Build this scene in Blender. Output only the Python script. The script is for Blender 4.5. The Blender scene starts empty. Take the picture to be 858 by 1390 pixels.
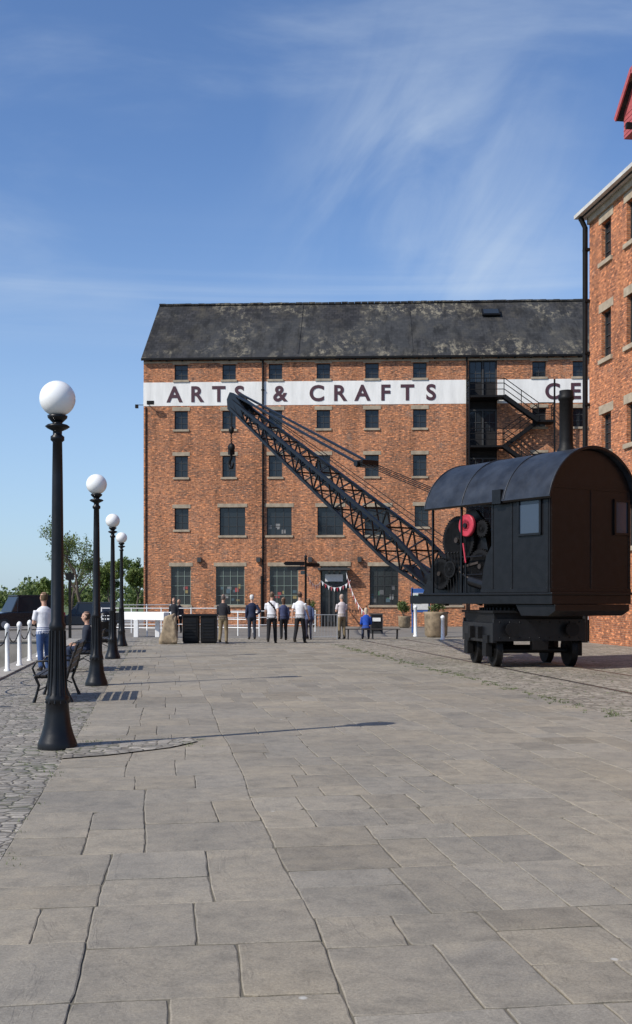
import bpy, bmesh, math, random
import numpy as np
from mathutils import Vector, Matrix, kdtree
random.seed(7); np.random.seed(7)
scene=bpy.context.scene
F=1500.0; CH=1.65; HX=429.0; HY=815.0      # survey constants: focal, eye height
def P(px,d,z=0.0): return Vector(((px-HX)*d/F,d,z))
def ZP(py,d): return CH+(HY-py)*d/F
A8=math.radians(8.0); S8=math.sin(A8); C8=math.cos(A8)
def Q(U,V,z=0.0): return Vector((-S8*U+C8*V, C8*U+S8*V, z))
def UV(p): return (-S8*p.x+C8*p.y, C8*p.x+S8*p.y)
rnd=random.random
def ru(a,b): return a+(b-a)*random.random()

# ------------------------------------------------------------------ materials
class NT:
    def __init__(s,name):
        s.m=bpy.data.materials.new(name); s.m.use_nodes=True
        s.t=s.m.node_tree; s.b=s.t.nodes['Principled BSDF']
        s.tc=s.t.nodes.new('ShaderNodeTexCoord')
    def n(s,t,**k):
        x=s.t.nodes.new(t)
        for a,b in k.items(): setattr(x,a,b)
        return x
    def l(s,a,b): s.t.links.new(a,b)
    def setv(s,node,key,val):
        if hasattr(val,'is_output') : s.l(val,node.inputs[key])
        else: node.inputs[key].default_value=val
    def noise(s,vec,scale,detail=4,rough=.55,dist=0):
        x=s.n('ShaderNodeTexNoise'); x.inputs['Scale'].default_value=scale
        x.inputs['Detail'].default_value=detail; x.inputs['Roughness'].default_value=rough
        x.inputs['Distortion'].default_value=dist
        s.l(vec,x.inputs['Vector']); return x.outputs['Fac']
    def ramp(s,fac,stops):
        x=s.n('ShaderNodeValToRGB'); s.l(fac,x.inputs['Fac']); e=x.color_ramp.elements
        while len(e)<len(stops): e.new(.5)
        for i,(p,c) in enumerate(stops):
            e[i].position=p; e[i].color=(c,c,c,1) if isinstance(c,(int,float)) else (*c,1)
        return x.outputs['Color']
    def mix(s,fac,a,b,mode='MIX'):
        x=s.n('ShaderNodeMix',data_type='RGBA',blend_type=mode)
        def put(i,v):
            if hasattr(v,'is_output'): s.l(v,x.inputs[i])
            elif isinstance(v,(int,float)): x.inputs[i].default_value=v if i==0 else (v,v,v,1)
            else: x.inputs[i].default_value=(*v,1)
        put(0,fac); put(6,a); put(7,b); return x.outputs[2]
    def math(s,op,a,b=0.0):
        x=s.n('ShaderNodeMath',operation=op)
        for i,v in enumerate((a,b)):
            if hasattr(v,'is_output'): s.l(v,x.inputs[i])
            else: x.inputs[i].default_value=v
        return x.outputs[0]
    def mapv(s,vec,scale=(1,1,1),rot=(0,0,0)):
        x=s.n('ShaderNodeMapping'); x.inputs['Scale'].default_value=scale; x.inputs['Rotation'].default_value=rot
        s.l(vec,x.inputs['Vector']); return x.outputs[0]
    def bump(s,h,strength=.5,dist=.01):
        x=s.n('ShaderNodeBump'); x.inputs['Strength'].default_value=strength; x.inputs['Distance'].default_value=dist
        s.l(h,x.inputs['Height']); s.l(x.outputs[0],s.b.inputs['Normal'])
    def base(s,c):
        if hasattr(c,'is_output'): s.l(c,s.b.inputs['Base Color'])
        else: s.b.inputs['Base Color'].default_value=(*c,1)
    def rough(s,v): s.setv(s.b,'Roughness',v)

def mat(name,c,rough=.6,metal=0.,var=.25,sc=6.,bump=.15,bsc=40.,spec=None,c2=None):
    k=NT(name); o=k.tc.outputs['Object']
    f=k.noise(o,sc,5)
    lo=tuple(x*(1-var) for x in c); hi=tuple(min(1,x*(1+var)) for x in c) if c2 is None else c2
    k.base(k.ramp(f,[(.3,lo),(.7,hi)]))
    k.b.inputs['Metallic'].default_value=metal
    k.rough(k.math('ADD',k.math('MULTIPLY',k.noise(o,sc*2.3,4),.25),rough-.12))
    if spec is not None: k.b.inputs['Specular IOR Level'].default_value=spec
    if bump: k.bump(k.noise(o,bsc,4),bump,.01)
    return k.m

def brickmat(name,c1,c2,c3,mortar,patch=.6):
    k=NT(name); o=k.tc.outputs['Object']
    sp=k.n('ShaderNodeSeparateXYZ'); k.l(o,sp.inputs[0])
    cb=k.n('ShaderNodeCombineXYZ'); k.l(k.math('ADD',sp.outputs[0],sp.outputs[1]),cb.inputs[0]); k.l(sp.outputs[2],cb.inputs[1])
    v=cb.outputs[0]
    def br(a,b,bias):
        x=k.n('ShaderNodeTexBrick'); k.l(v,x.inputs['Vector'])
        x.inputs['Color1'].default_value=(*a,1); x.inputs['Color2'].default_value=(*b,1)
        x.inputs['Mortar'].default_value=(*mortar,1); x.inputs['Scale'].default_value=1
        x.inputs['Mortar Size'].default_value=.007; x.inputs['Mortar Smooth'].default_value=.3
        x.inputs['Bias'].default_value=bias; x.inputs['Brick Width'].default_value=.235; x.inputs['Row Height'].default_value=.078
        return x
    b1=br(c1,c2,-.1); b2=br(c2,c3,.1)
    n1=k.noise(v,1.1,6,.65); n2=k.noise(v,.17,5,.6); n3=k.noise(v,9,3,.6)
    col=k.mix(k.ramp(n1,[(.38,0.),(.66,1.)]),b1.outputs['Color'],b2.outputs['Color'])
    col=k.mix(1.0,col,k.ramp(n2,[(.3,.70),(.7,1.22)]),'MULTIPLY')
    n5=k.noise(k.mapv(v,(4.2,12.8,1)),1.0,2,.5)
    col=k.mix(k.ramp(n5,[(.58,0.),(.66,.75)]),col,tuple(min(1,x*1.75) for x in c1))
    col=k.mix(k.ramp(n5,[(.34,.8),(.43,0.)]),col,tuple(x*.6 for x in c3))
    col=k.mix(patch,col,k.ramp(n3,[(.3,.45),(.5,1.),(.72,1.5)]),'MULTIPLY')
    st=k.noise(k.mapv(v,(1.6,.12,1)),1.0,5,.6)
    col=k.mix(.6,col,k.ramp(st,[(.34,.6),(.55,1.05)]),'MULTIPLY')
    n6=k.noise(v,.55,8,.72)
    col=k.mix(k.ramp(n6,[(.60,0.),(.74,.35)]),col,(.45,.36,.28))
    k.base(col); k.rough(.9); k.b.inputs['Specular IOR Level'].default_value=.2
    k.bump(k.math('ADD',k.math('MULTIPLY',b1.outputs['Fac'],-1.),k.math('MULTIPLY',n3,.6)),.6,.01)
    return k.m
BR1=brickmat('brick_weathered',(.56,.215,.092),(.40,.15,.075),(.19,.095,.065),(.42,.31,.21),.7)
BR2=brickmat('brick_orange',(.54,.205,.09),(.41,.145,.066),(.21,.085,.055),(.40,.28,.19),.5)

def slate():
    k=NT('slate'); o=k.tc.outputs['Object']
    x=k.n('ShaderNodeTexBrick'); k.l(k.mapv(o,(1,1.28,1)),x.inputs['Vector'])
    x.inputs['Color1'].default_value=(.014,.014,.016,1); x.inputs['Color2'].default_value=(.040,.038,.039,1)
    x.inputs['Mortar'].default_value=(.007,.007,.007,1); x.inputs['Scale'].default_value=1
    x.inputs['Mortar Size'].default_value=.015; x.inputs['Brick Width'].default_value=.36; x.inputs['Row Height'].default_value=.30
    n=k.noise(k.mapv(o,(1.0,.30,1)),.8,7,.75); n2=k.noise(k.mapv(o,(1,.2,1)),.14,3,.5); n3=k.noise(k.mapv(o,(1.5,.8,1)),1.7,8,.8)
    gate=k.noise(k.mapv(o,(1,.5,1)),.22,4,.6)
    col=k.mix(k.ramp(n,[(.48,0.),(.66,.75)]),x.outputs['Color'],(.072,.062,.044))
    col=k.mix(k.ramp(n2,[(.45,0.),(.60,.5)]),col,(.052,.054,.055),)
    pat=k.math('MULTIPLY',k.ramp(n3,[(.50,0.),(.58,1.)]),k.ramp(gate,[(.46,0.),(.58,1.)]))
    col=k.mix(pat,col,(.21,.185,.135))
    col=k.mix(k.ramp(k.noise(k.mapv(o,(2.2,.13,1)),.8,6,.7),[(.36,.75),(.52,0.)]),col,(.010,.010,.010))
    k.base(col); k.rough(.85); k.b.inputs['Specular IOR Level'].default_value=.25; k.bump(x.outputs['Fac'],-.8,.015)
    return k.m
SLATE=slate()

def slabm():
    k=NT('york_stone'); o=k.tc.outputs['Object']
    a=k.n('ShaderNodeAttribute'); a.attribute_name='Col'
    va=k.n('ShaderNodeVectorMath',operation='MULTIPLY_ADD'); k.l(a.outputs['Vector'],va.inputs[0]); va.inputs[1].default_value=(60,90,70); k.l(o,va.inputs[2])
    ov=va.outputs[0]
    n0=k.noise(o,.32,5,.6); n1=k.noise(ov,1.3,6,.62,.4); n2=k.noise(ov,5.5,8,.7,.2); n3=k.noise(o,75,6,.75); n4=k.noise(k.mapv(ov,(1,.45,1)),1.7,7,.6,1.2)
    col=k.mix(1.,a.outputs['Color'],k.ramp(n0,[(.28,(.82,.83,.84)),(.5,(1,1,1)),(.75,(1.12,1.10,1.06))]),'MULTIPLY')
    col=k.mix(1.,col,k.ramp(n1,[(.28,(.86,.87,.88)),(.5,(1,1,1)),(.72,(1.10,1.08,1.04))]),'MULTIPLY')
    col=k.mix(1.,col,k.ramp(n2,[(.3,(.76,.765,.77)),(.5,(1,1,1)),(.7,(1.16,1.145,1.11))]),'MULTIPLY')
    col=k.mix(.9,col,k.ramp(n3,[(.3,.70),(.5,1.),(.7,1.28)]),'MULTIPLY')
    rv=k.math('FRACT',k.math('MULTIPLY',n4,4.0))
    col=k.mix(.28,col,k.ramp(rv,[(0.,.72),(.08,1.0),(.94,1.03),(1.,.85)]),'MULTIPLY')
    vo=k.n('ShaderNodeTexVoronoi'); vo.inputs['Scale'].default_value=1.3; k.l(o,vo.inputs['Vector'])
    col=k.mix(k.ramp(vo.outputs['Distance'],[(.0,.6),(.018,.5),(.028,0.)]),col,(.60,.59,.55))
    vo=k.n('ShaderNodeTexVoronoi'); vo.inputs['Scale'].default_value=2.3; k.l(k.mapv(o,(1.1,.9,1),(0,0,.7)),vo.inputs['Vector'])
    col=k.mix(k.ramp(vo.outputs['Distance'],[(.0,.6),(.02,.5),(.034,0.)]),col,(.09,.08,.07))
    k.base(col); k.rough(k.math('ADD',k.math('MULTIPLY',n2,.25),.62)); k.b.inputs['Specular IOR Level'].default_value=.3
    k.bump(k.math('ADD',k.math('MULTIPLY',n2,1.),k.math('ADD',k.math('MULTIPLY',n3,.3),k.math('MULTIPLY',k.ramp(rv,[(0.,0.),(.1,1.),(1.,1.)]),.14))),.75,.011)
    return k.m
SLAB=slabm()

def cobble(name,c1,c2,gap,scale,bs=.7):
    k=NT(name); o=k.tc.outputs['Object']
    w=k.noise(o,1.7,3); 
    mv=k.n('ShaderNodeVectorMath',operation='ADD'); 
    cb=k.n('ShaderNodeCombineXYZ'); k.l(k.math('MULTIPLY',w,.25),cb.inputs[0]); k.l(k.math('MULTIPLY',w,.2),cb.inputs[1])
    k.l(o,mv.inputs[0]); k.l(cb.outputs[0],mv.inputs[1])
    m=k.mapv(mv.outputs[0],(scale*.78,scale*1.15,.01))
    v=k.n('ShaderNodeTexVoronoi',feature='F1'); v.inputs['Scale'].default_value=1; v.inputs['Randomness'].default_value=.6; k.l(m,v.inputs['Vector'])
    e=k.n('ShaderNodeTexVoronoi',feature='DISTANCE_TO_EDGE'); e.inputs['Scale'].default_value=1; e.inputs['Randomness'].default_value=.6; k.l(m,e.inputs['Vector'])
    sp=k.n('ShaderNodeSeparateColor'); k.l(v.outputs['Color'],sp.inputs[0])
    col=k.mix(sp.outputs[0],c1,c2)
    col=k.mix(1.,col,k.ramp(sp.outputs[1],[(0.,.7),(1.,1.25)]),'MULTIPLY')
    col=k.mix(.7,col,k.ramp(k.noise(o,38,5,.7),[(.3,.6),(.7,1.35)]),'MULTIPLY')
    gapc=k.mix(k.ramp(k.noise(o,1.1,4),[(.52,0.),(.66,1.)]),gap,(.09,.10,.045))
    col=k.mix(k.ramp(e.outputs['Distance'],[(.03,1.),(.10,0.)]),col,gapc)
    col=k.mix(1.,col,k.ramp(k.noise(o,.5,5,.6),[(.3,.78),(.7,1.2)]),'MULTIPLY')
    k.base(col); k.rough(.75)
    h=k.math('ADD',k.ramp(e.outputs['Distance'],[(.0,0.),(.12,.75),(.35,1.)]),k.math('MULTIPLY',k.noise(o,30,4),.15))
    k.bump(h,bs,.02)
    return k.m
COB=cobble('cobbles_granite',(.32,.285,.235),(.22,.20,.17),(.13,.112,.085),9.0)
COB2=cobble('cobbles_stone',(.34,.30,.24),(.24,.21,.17),(.15,.13,.095),7.0)
GROUND=mat('tarmac_ground',(.17,.155,.135),.9,0,.25,1.2,.3,60)
GRASSG=mat('far_grass',(.09,.12,.035),.9,0,.3,.3,.0)
JOINT=mat('joint_grit',(.20,.175,.135),.95,0,.35,9,.4,90,c2=(.13,.115,.08))
BLACK=mat('black_gloss_paint',(.005,.005,.006),.36,0,.4,5,.12,14,spec=.33)
BLACKR=mat('black_roof_paint',(.012,.015,.022),.44,0,.4,2.5,.25,6,c2=(.028,.034,.046),spec=.42)
BLACKM=mat('black_iron_matt',(.006,.0055,.0055),.55,0,.4,8,.2,30,spec=.22)
RUST=mat('grimy_steel',(.04,.03,.025),.6,.3,.4,8,.2,30)
RAILM=mat('rail_steel',(.20,.17,.15),.38,.8,.3,5,.1,30)
RED=mat('red_paint',(.40,.03,.05),.45,0,.25,8,.1,30)
REDL=mat('red_boarding',(.40,.085,.085),.6,0,.2,8,.1,30)
WHITE=mat('white_paint',(.78,.78,.76),.5,0,.06,6,.1,30)
GLOBE=mat('opal_globe',(.82,.82,.80),.22,0,.03,3,0,30)
STONE=mat('lintel_stone',(.34,.275,.195),.85,0,.25,3,.3,30)
COPE=mat('coping_stone',(.30,.275,.235),.85,0,.25,2,.35,30)
ROCK=mat('rough_rock',(.26,.20,.13),.9,0,.4,5,.9,9)
GREYM=mat('galvanised',(.36,.37,.38),.45,.5,.1,8,.05,30)
WOOD=mat('dark_wood_slats',(.03,.024,.02),.55,0,.4,9,.2,30)
FRAMEG=mat('green_grey_frame',(.20,.25,.21),.6,0,.1,8,.05,30)
FRAMED=mat('dark_frame',(.035,.035,.035),.6,0,.2,8,.05,30)
DOORT=mat('dark_timber',(.018,.017,.017),.7,0,.3,5,.2,20,spec=.2)
MAROON=mat('maroon_lettering',(.06,.02,.03),.6,0,.15,5,.05,20)
BLUE=mat('blue_board',(.03,.10,.32),.5,0,.1,5,.0,20)
PAPER=mat('paper',(.62,.61,.58),.7,0,.1,9,.0,20)
GUT=mat('gutter_pale',(.52,.50,.46),.6,0,.15,3,.05,20)
TYRE=mat('tyre',(.02,.02,.02),.8,0,.2,8,.1,40)
CARB=mat('car_paint_black',(.010,.011,.015),.2,0,.1,3,0,20)
CARG=mat('car_paint_grey',(.035,.04,.05),.2,.2,.1,3,0,20)
def bandm():
    k=NT('painted_brick_white'); o=k.tc.outputs['Object']
    k.base(k.mix(1.,(.84,.82,.77),k.ramp(k.noise(k.mapv(o,(1.5,1,.25)),1.2,6,.65),[(.3,.80),(.6,1.)]),'MULTIPLY'))
    k.rough(.7); k.bump(k.noise(o,16,4),.5,.015); return k.m
BAND=bandm()
def glassm(name,c=(.018,.022,.026),r=.08):
    k=NT(name); k.base(c); k.b.inputs['Roughness'].default_value=r
    k.b.inputs['Specular IOR Level'].default_value=.5
    k.bump(k.noise(k.tc.outputs['Object'],1.3,2),.12,.05); return k.m
GLASS=glassm('window_glass'); CABGL=glassm('cab_glass',(.035,.05,.075),.15); SHOPGL=glassm('shop_glass',(.03,.034,.034),.1)
def waterm():
    k=NT('dock_water'); k.base((.03,.045,.04)); k.b.inputs['Roughness'].default_value=.06
    k.bump(k.noise(k.mapv(k.tc.outputs['Object'],(1,2.2,1)),2.2,4),.35,.05); return k.m
WATER=waterm()
def leafm(name,c1,c2):
    k=NT(name); g=k.n('ShaderNodeNewGeometry'); 
    f=k.noise(k.tc.outputs['Object'],.8,3)
    col=k.mix(k.ramp(f,[(.35,0.),(.65,1.)]),c1,c2)
    col=k.mix(1.,col,k.ramp(g.outputs['Random Per Island'],[(0,.65),(1,1.35)]),'MULTIPLY')
    k.base(col); k.rough(.6)
    tr=k.n('ShaderNodeBsdfTranslucent'); k.l(col,tr.inputs['Color'])
    mx=k.n('ShaderNodeMixShader'); mx.inputs[0].default_value=.35
    k.l(k.b.outputs[0],mx.inputs[1]); k.l(tr.outputs[0],mx.inputs[2])
    k.l(mx.outputs[0],k.t.nodes['Material Output'].inputs['Surface']); return k.m
LEAF=leafm('spring_leaves',(.10,.15,.03),(.18,.23,.06)); LEAF2=leafm('hedge_leaves',(.07,.11,.03),(.16,.20,.06))
BARK=mat('bark',(.10,.08,.06),.9,0,.3,4,.5,15)
SKIN=mat('skin',(.50,.29,.20),.55,0,.08,9,0,20)
def cloth(name,c): return mat('cloth_'+name,c,.85,0,.12,14,.25,25,spec=.2)
EYE=mat('eye_dark',(.03,.02,.02),.3,0,0,5,0); LIP=mat('lips',(.35,.13,.11),.5,0,.05,5,0)

# ------------------------------------------------------------------ mesh builder
class MB:
    def __init__(s): s.v=[];s.f=[];s.fm=[];s.fs=[];s.mats=[]
    def mi(s,m):
        if m not in s.mats: s.mats.append(m)
        return s.mats.index(m)
    def add(s,vs,fs,m,smooth=False):
        o=len(s.v); s.v+= [tuple(x) for x in vs]; i=s.mi(m)
        for f in fs: s.f.append([o+j for j in f]); s.fm.append(i); s.fs.append(smooth)
    def box(s,c,sz,m,R=None):
        c=Vector(c); vs=[]
        for z in(-.5,.5):
            for x,y in((-.5,-.5),(.5,-.5),(.5,.5),(-.5,.5)):
                p=Vector((x*sz[0],y*sz[1],z*sz[2]))
                if R is not None: p=R@p
                vs.append(c+p)
        s.add(vs,[(3,2,1,0),(4,5,6,7),(0,1,5,4),(1,2,6,5),(2,3,7,6),(3,0,4,7)],m)
    def bb(s,a,b,m):
        a=Vector(a);b=Vector(b); s.box((a+b)/2,[abs(q) for q in (b-a)],m)
    def beam(s,a,b,w,h,m,up=(0,0,1)):
        a=Vector(a);b=Vector(b);d=b-a;L=d.length
        if L<1e-6:return
        x=d/L;u=Vector(up)
        if abs(x.dot(u))>.98:u=Vector((1,0,0))
        y=u.cross(x).normalized();z=x.cross(y)
        R=Matrix((x,y,z)).transposed(); s.box((a+b)/2,(L,w,h),m,R)
    def tube(s,pts,rs,m,n=10,smooth=True,caps=True):
        pts=[Vector(p) for p in pts]
        if isinstance(rs,(int,float)): rs=[rs]*len(pts)
        vs=[];fs=[];ref=None
        for i,p in enumerate(pts):
            d=(pts[min(i+1,len(pts)-1)]-pts[max(i-1,0)]).normalized()
            if ref is None: ref=Vector((1,0,0)) if abs(d.x)<.8 else Vector((0,1,0))
            a=(ref-d*ref.dot(d)).normalized(); ref=a; b=d.cross(a)
            for j in range(n):
                t=2*math.pi*j/n; vs.append(p+(a*math.cos(t)+b*math.sin(t))*rs[i])
        for i in range(len(pts)-1):
            for j in range(n):
                k=(j+1)%n; fs.append((i*n+j,i*n+k,(i+1)*n+k,(i+1)*n+j))
        s.add(vs,fs,m,smooth)
        if caps: s.add(vs[:n],[tuple(range(n))[::-1]],m); s.add(vs[-n:],[tuple(range(n))],m)
    def lathe(s,prof,m,n=24,M=None,smooth=True):
        vs=[];fs=[]
        for r,z in prof:
            for j in range(n):
                t=2*math.pi*j/n; p=Vector((r*math.cos(t),r*math.sin(t),z)); vs.append(M@p if M else p)
        for i in range(len(prof)-1):
            for j in range(n):
                k=(j+1)%n; fs.append((i*n+j,i*n+k,(i+1)*n+k,(i+1)*n+j))
        s.add(vs,fs,m,smooth)
        s.add(vs[:n],[tuple(range(n))[::-1]],m); s.add(vs[-n:],[tuple(range(n))],m)
    def prism(s,poly,y0,y1,m,axis='y'):
        n=len(poly); mk=(lambda p,y:(p[0],y,p[1])) if axis=='y' else (lambda p,y:(y,p[0],p[1]))
        vs=[mk(p,y0) for p in poly]+[mk(p,y1) for p in poly]
        fs=[tuple(range(n)),tuple(range(2*n-1,n-1,-1))]+[(i,i+n,(i+1)%n+n,(i+1)%n) for i in range(n)]
        s.add(vs,fs,m)
    def sphere(s,c,r,m,n=20,k=12,sc=(1,1,1)):
        c=Vector(c);prof=[(max(1e-4,r*math.sin(math.pi*i/k)),-r*math.cos(math.pi*i/k)) for i in range(k+1)]
        s.lathe(prof,m,n,Matrix.Translation(c)@Matrix.Diagonal((*sc,1)))
    def build(s,name,parent=None,loc=None,rz=None,bevel=0,recalc=True):
        me=bpy.data.meshes.new(name); me.from_pydata(s.v,[],s.f)
        for m in s.mats: me.materials.append(m)
        me.polygons.foreach_set('material_index',s.fm); me.polygons.foreach_set('use_smooth',s.fs)
        if recalc:
            bm=bmesh.new(); bm.from_mesh(me); bmesh.ops.recalc_face_normals(bm,faces=bm.faces); bm.to_mesh(me); bm.free()
        me.update()
        o=bpy.data.objects.new(name,me); scene.collection.objects.link(o)
        if parent: o.parent=parent
        if loc is not None:o.location=loc
        if rz is not None:o.rotation_euler[2]=rz
        if bevel:
            b=o.modifiers.new('bevel','BEVEL'); b.width=bevel; b.segments=2; b.limit_method='ANGLE'; b.angle_limit=math.radians(40)
        return o
def empty(name,loc,rz=0):
    e=bpy.data.objects.new(name,None); e.empty_display_size=.3; scene.collection.objects.link(e)
    e.location=loc; e.rotation_euler[2]=rz; return e

# ------------------------------------------------------------------ ground
g=MB(); Vs=[-1500,-60,-3.7,1500]; Us=[-1500,-30,46,1500]
for i in range(3):
    for j in range(3):
        if i==1 and j==1: continue
        m=GROUND
        if i==0 or j==2 and i<1: m=GRASSG
        g.add([(Vs[i],Us[j],0),(Vs[i+1],Us[j],0),(Vs[i+1],Us[j+1],0),(Vs[i],Us[j+1],0)],[(0,1,2,3)],m)
g.build('ground',rz=A8)
g=MB(); g.add([(-700,110,.004),(700,110,.004),(1200,1400,.004),(-1200,1400,.004)],[(0,1,2,3)],GRASSG); g.build('grass_field')
w=MB(); w.add([(-60,-30,-1.3),(-3.7,-30,-1.3),(-3.7,46,-1.3),(-60,46,-1.3)],[(0,1,2,3)],WATER); w.build('dock_water',rz=A8)
q=MB()
q.add([(-3.7,-30,-.0),(-3.7,46,0),(-3.7,46,-2),(-3.7,-30,-2)],[(0,1,2,3)],COPE)
q.add([(-60,46,0),(-3.7,46,0),(-3.7,46,-2),(-60,46,-2)],[(0,1,2,3)],COPE)
q.add([(-60,46,0),(-60,-30,0),(-60,-30,-2),(-60,46,-2)],[(0,1,2,3)],COPE)
q.build('dock_wall',rz=A8)
c=MB(); u=-20
while u<45.6:
    L=ru(1.1,1.7); c.box((-3.5,u+L/2,.015),(.5,L-.015,.09+ru(-.005,.005)),COPE); u+=L
vv=-3.9
while vv>-55:
    L=ru(1.1,1.7); c.box((vv-L/2,46.2,.015),(L-.015,.5,.09),COPE); vv-=L
c.build('quay_coping',rz=A8,bevel=.012)
def sheet(name,x0,x1,y0,y1,z,m):
    s=MB(); s.add([(x0,y0,z),(x1,y0,z),(x1,y1,z),(x0,y1,z)],[(0,1,2,3)],m); return s.build(name,rz=A8)
sheet('cobbled_quayside',-3.3,-1.0,-15,46,.018,COB)
sheet('cobbled_yard',6.35,16.4,-15,41.5,.018,COB2)
sheet('paving_bed',-1.0,6.35,-15,40.5,.015,JOINT)
sheet('cobbled_strip',-1.0,16.4,40.5,48,.014,COB2)
s=MB(); s.add([(-1.02,11.55,.036),(-.55,11.75,.036),(.1,12.25,.036),(.42,12.75,.036),(.35,13.1,.036),(-.3,12.95,.036),(-1.02,12.75,.036)],[(0,1,2,3,4,5,6)],COB); s.build('cobbled_patch',rz=A8)
# stone slabs : random rectangular paving
def slabs():
    rects=[]
    def split(x0,x1,y0,y1):
        w_,h_=x1-x0,y1-y0
        lim=ru(.60,1.02); limh=ru(.75,1.55)
        if w_<=lim and h_<=limh or (w_<.5 and h_<.8): rects.append((x0,x1,y0,y1)); return
        if w_/lim>h_/limh or h_<.6:
            t=x0+w_*ru(.36,.64); split(x0,t,y0,y1); split(t,x1,y0,y1)
        else:
            t=y0+h_*ru(.36,.64); split(x0,x1,y0,t); split(x0,x1,t,y1)
    cuts=[-1.0,.75,2.55,4.4,6.35]
    for a_,b_ in zip(cuts[:-1],cuts[1:]):
        u=-6-rnd()
        while u<40.4:
            L=min(ru(1.8,4.4),40.45-u)
            if L<.2:break
            split(a_,b_,u,u+L); u+=L
    def wob(x,y): 
        e=1. if (-.9<x<6.2) else 0.25
        return e*.014*math.sin(y*1.1+x*2.1)+e*.008*math.sin(y*2.7-x*1.3), .018*math.sin(x*1.25+y*.6)+.008*math.sin(x*3.1-y*.9)
    vs=[];fs=[];cols=[]
    for (x0,x1,y0,y1) in rects:
        g_=ru(.0015,.0055)
        x0+=g_;x1-=g_;y0+=g_;y1-=g_
        cor=[Vector((x0,y0)),Vector((x1,y0)),Vector((x1,y1)),Vector((x0,y1))]
        ring=[]
        near=y0<22
        for i in range(4):
            a,b=cor[i],cor[(i+1)%4]; n=7 if near else 2
            for j in range(n):
                t=j/n; p=a.lerp(b,t); k=.0035 if j else .005
                dx,dy=wob(p.x,p.y); p=Vector((p.x+dx+ru(-k,k),p.y+dy+ru(-k,k)))
                if j==0 and near:
                    c0=Vector(((x0+x1)/2,(y0+y1)/2)); p+= (c0-p).normalized()*(ru(.0,.010)+(.03 if rnd()<.05 else 0))
                ring.append(p)
        cen=Vector(((x0+x1)/2,(y0+y1)/2)); z0=.0225+ru(-.002,.002); tx,ty=ru(-.002,.002),ru(-.002,.002)
        o=len(vs);n=len(ring)
        zf=lambda p:z0+tx*(p.x-cen.x)+ty*(p.y-cen.y)
        for p in ring:
            d=(p-cen); ins=p-d.normalized()*.008; vs.append((ins.x,ins.y,zf(ins)))
        for p in ring: vs.append((p.x,p.y,zf(p)-.003))
        for p in ring: vs.append((p.x,p.y,.008))
        fs.append(tuple(range(o,o+n)))
        for i in range(n):
            k=(i+1)%n
            fs.append((o+n+i,o+n+k,o+k,o+i)); fs.append((o+2*n+i,o+2*n+k,o+n+k,o+n+i))
        b_=ru(.91,1.08)*(1 if rnd()>.10 else .86); wv=ru(-.008,.008)
        c_=((.262+wv)*b_,(.231+wv*.4)*b_,(.184-wv*.4)*b_,1)
        cols+= [c_]*(1+2*n)
    me=bpy.data.meshes.new('slab_paving'); me.from_pydata(vs,[],fs)
    at=me.color_attributes.new('Col','FLOAT_COLOR','CORNER')
    arr=np.zeros((len(me.loops),4),dtype=np.float32)
    for pl in me.polygons: arr[pl.loop_start:pl.loop_start+pl.loop_total]=cols[pl.index]
    at.data.foreach_set('color',arr.ravel()); me.materials.append(SLAB)
    o=bpy.data.objects.new('slab_paving',me); scene.collection.objects.link(o); o.rotation_euler[2]=A8
slabs()
slew=Vector((5.23,28.13,0)); sU,sV=UV(slew)
r=MB()
for k in(-.95,.95):
    r.bb((sV+k-.035,-15,.0),(sV+k+.035,45,.026),RAILM); r.bb((sV+k+.05,-15,.0),(sV+k+.07,45,.024),RUST)
r.build('crane_rail_track',rz=A8)
def tufts():
    vs=[];fs=[]
    def tuft(x,y,n,h):
        for _ in range(n):
            a=ru(0,6.28);r_=ru(0,.06);px,py=x+r_*math.cos(a),y+r_*math.sin(a);b=ru(0,6.28);l=ru(.3,1)*h
            w_=.006;o=len(vs);vs.extend([(px-w_*math.sin(b),py+w_*math.cos(b),.01),(px+w_*math.sin(b),py-w_*math.cos(b),.01),(px+math.cos(b)*l*.6,py+math.sin(b)*l*.6,.01+l)]);fs.append((o,o+1,o+2))
    for _ in range(380):
        u=ru(5,40); tuft(6.35+random.gauss(0,.12),u,16,.05)
    for _ in range(90): tuft(-1.0+random.gauss(0,.05),ru(5,40),9,.035)
    for _ in range(260): tuft(ru(6.5,12),ru(15,40),8,.035)
    for _ in range(120): tuft(ru(-3.3,-1.1),ru(7,30),8,.03)
    for _ in range(40): tuft(ru(-.9,.5),ru(12.3,13.1),10,.045)
    me=bpy.data.meshes.new('weeds');me.from_pydata(vs,[],fs);me.materials.append(LEAF2)
    o=bpy.data.objects.new('weeds',me);scene.collection.objects.link(o);o.rotation_euler[2]=A8
tufts()

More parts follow.
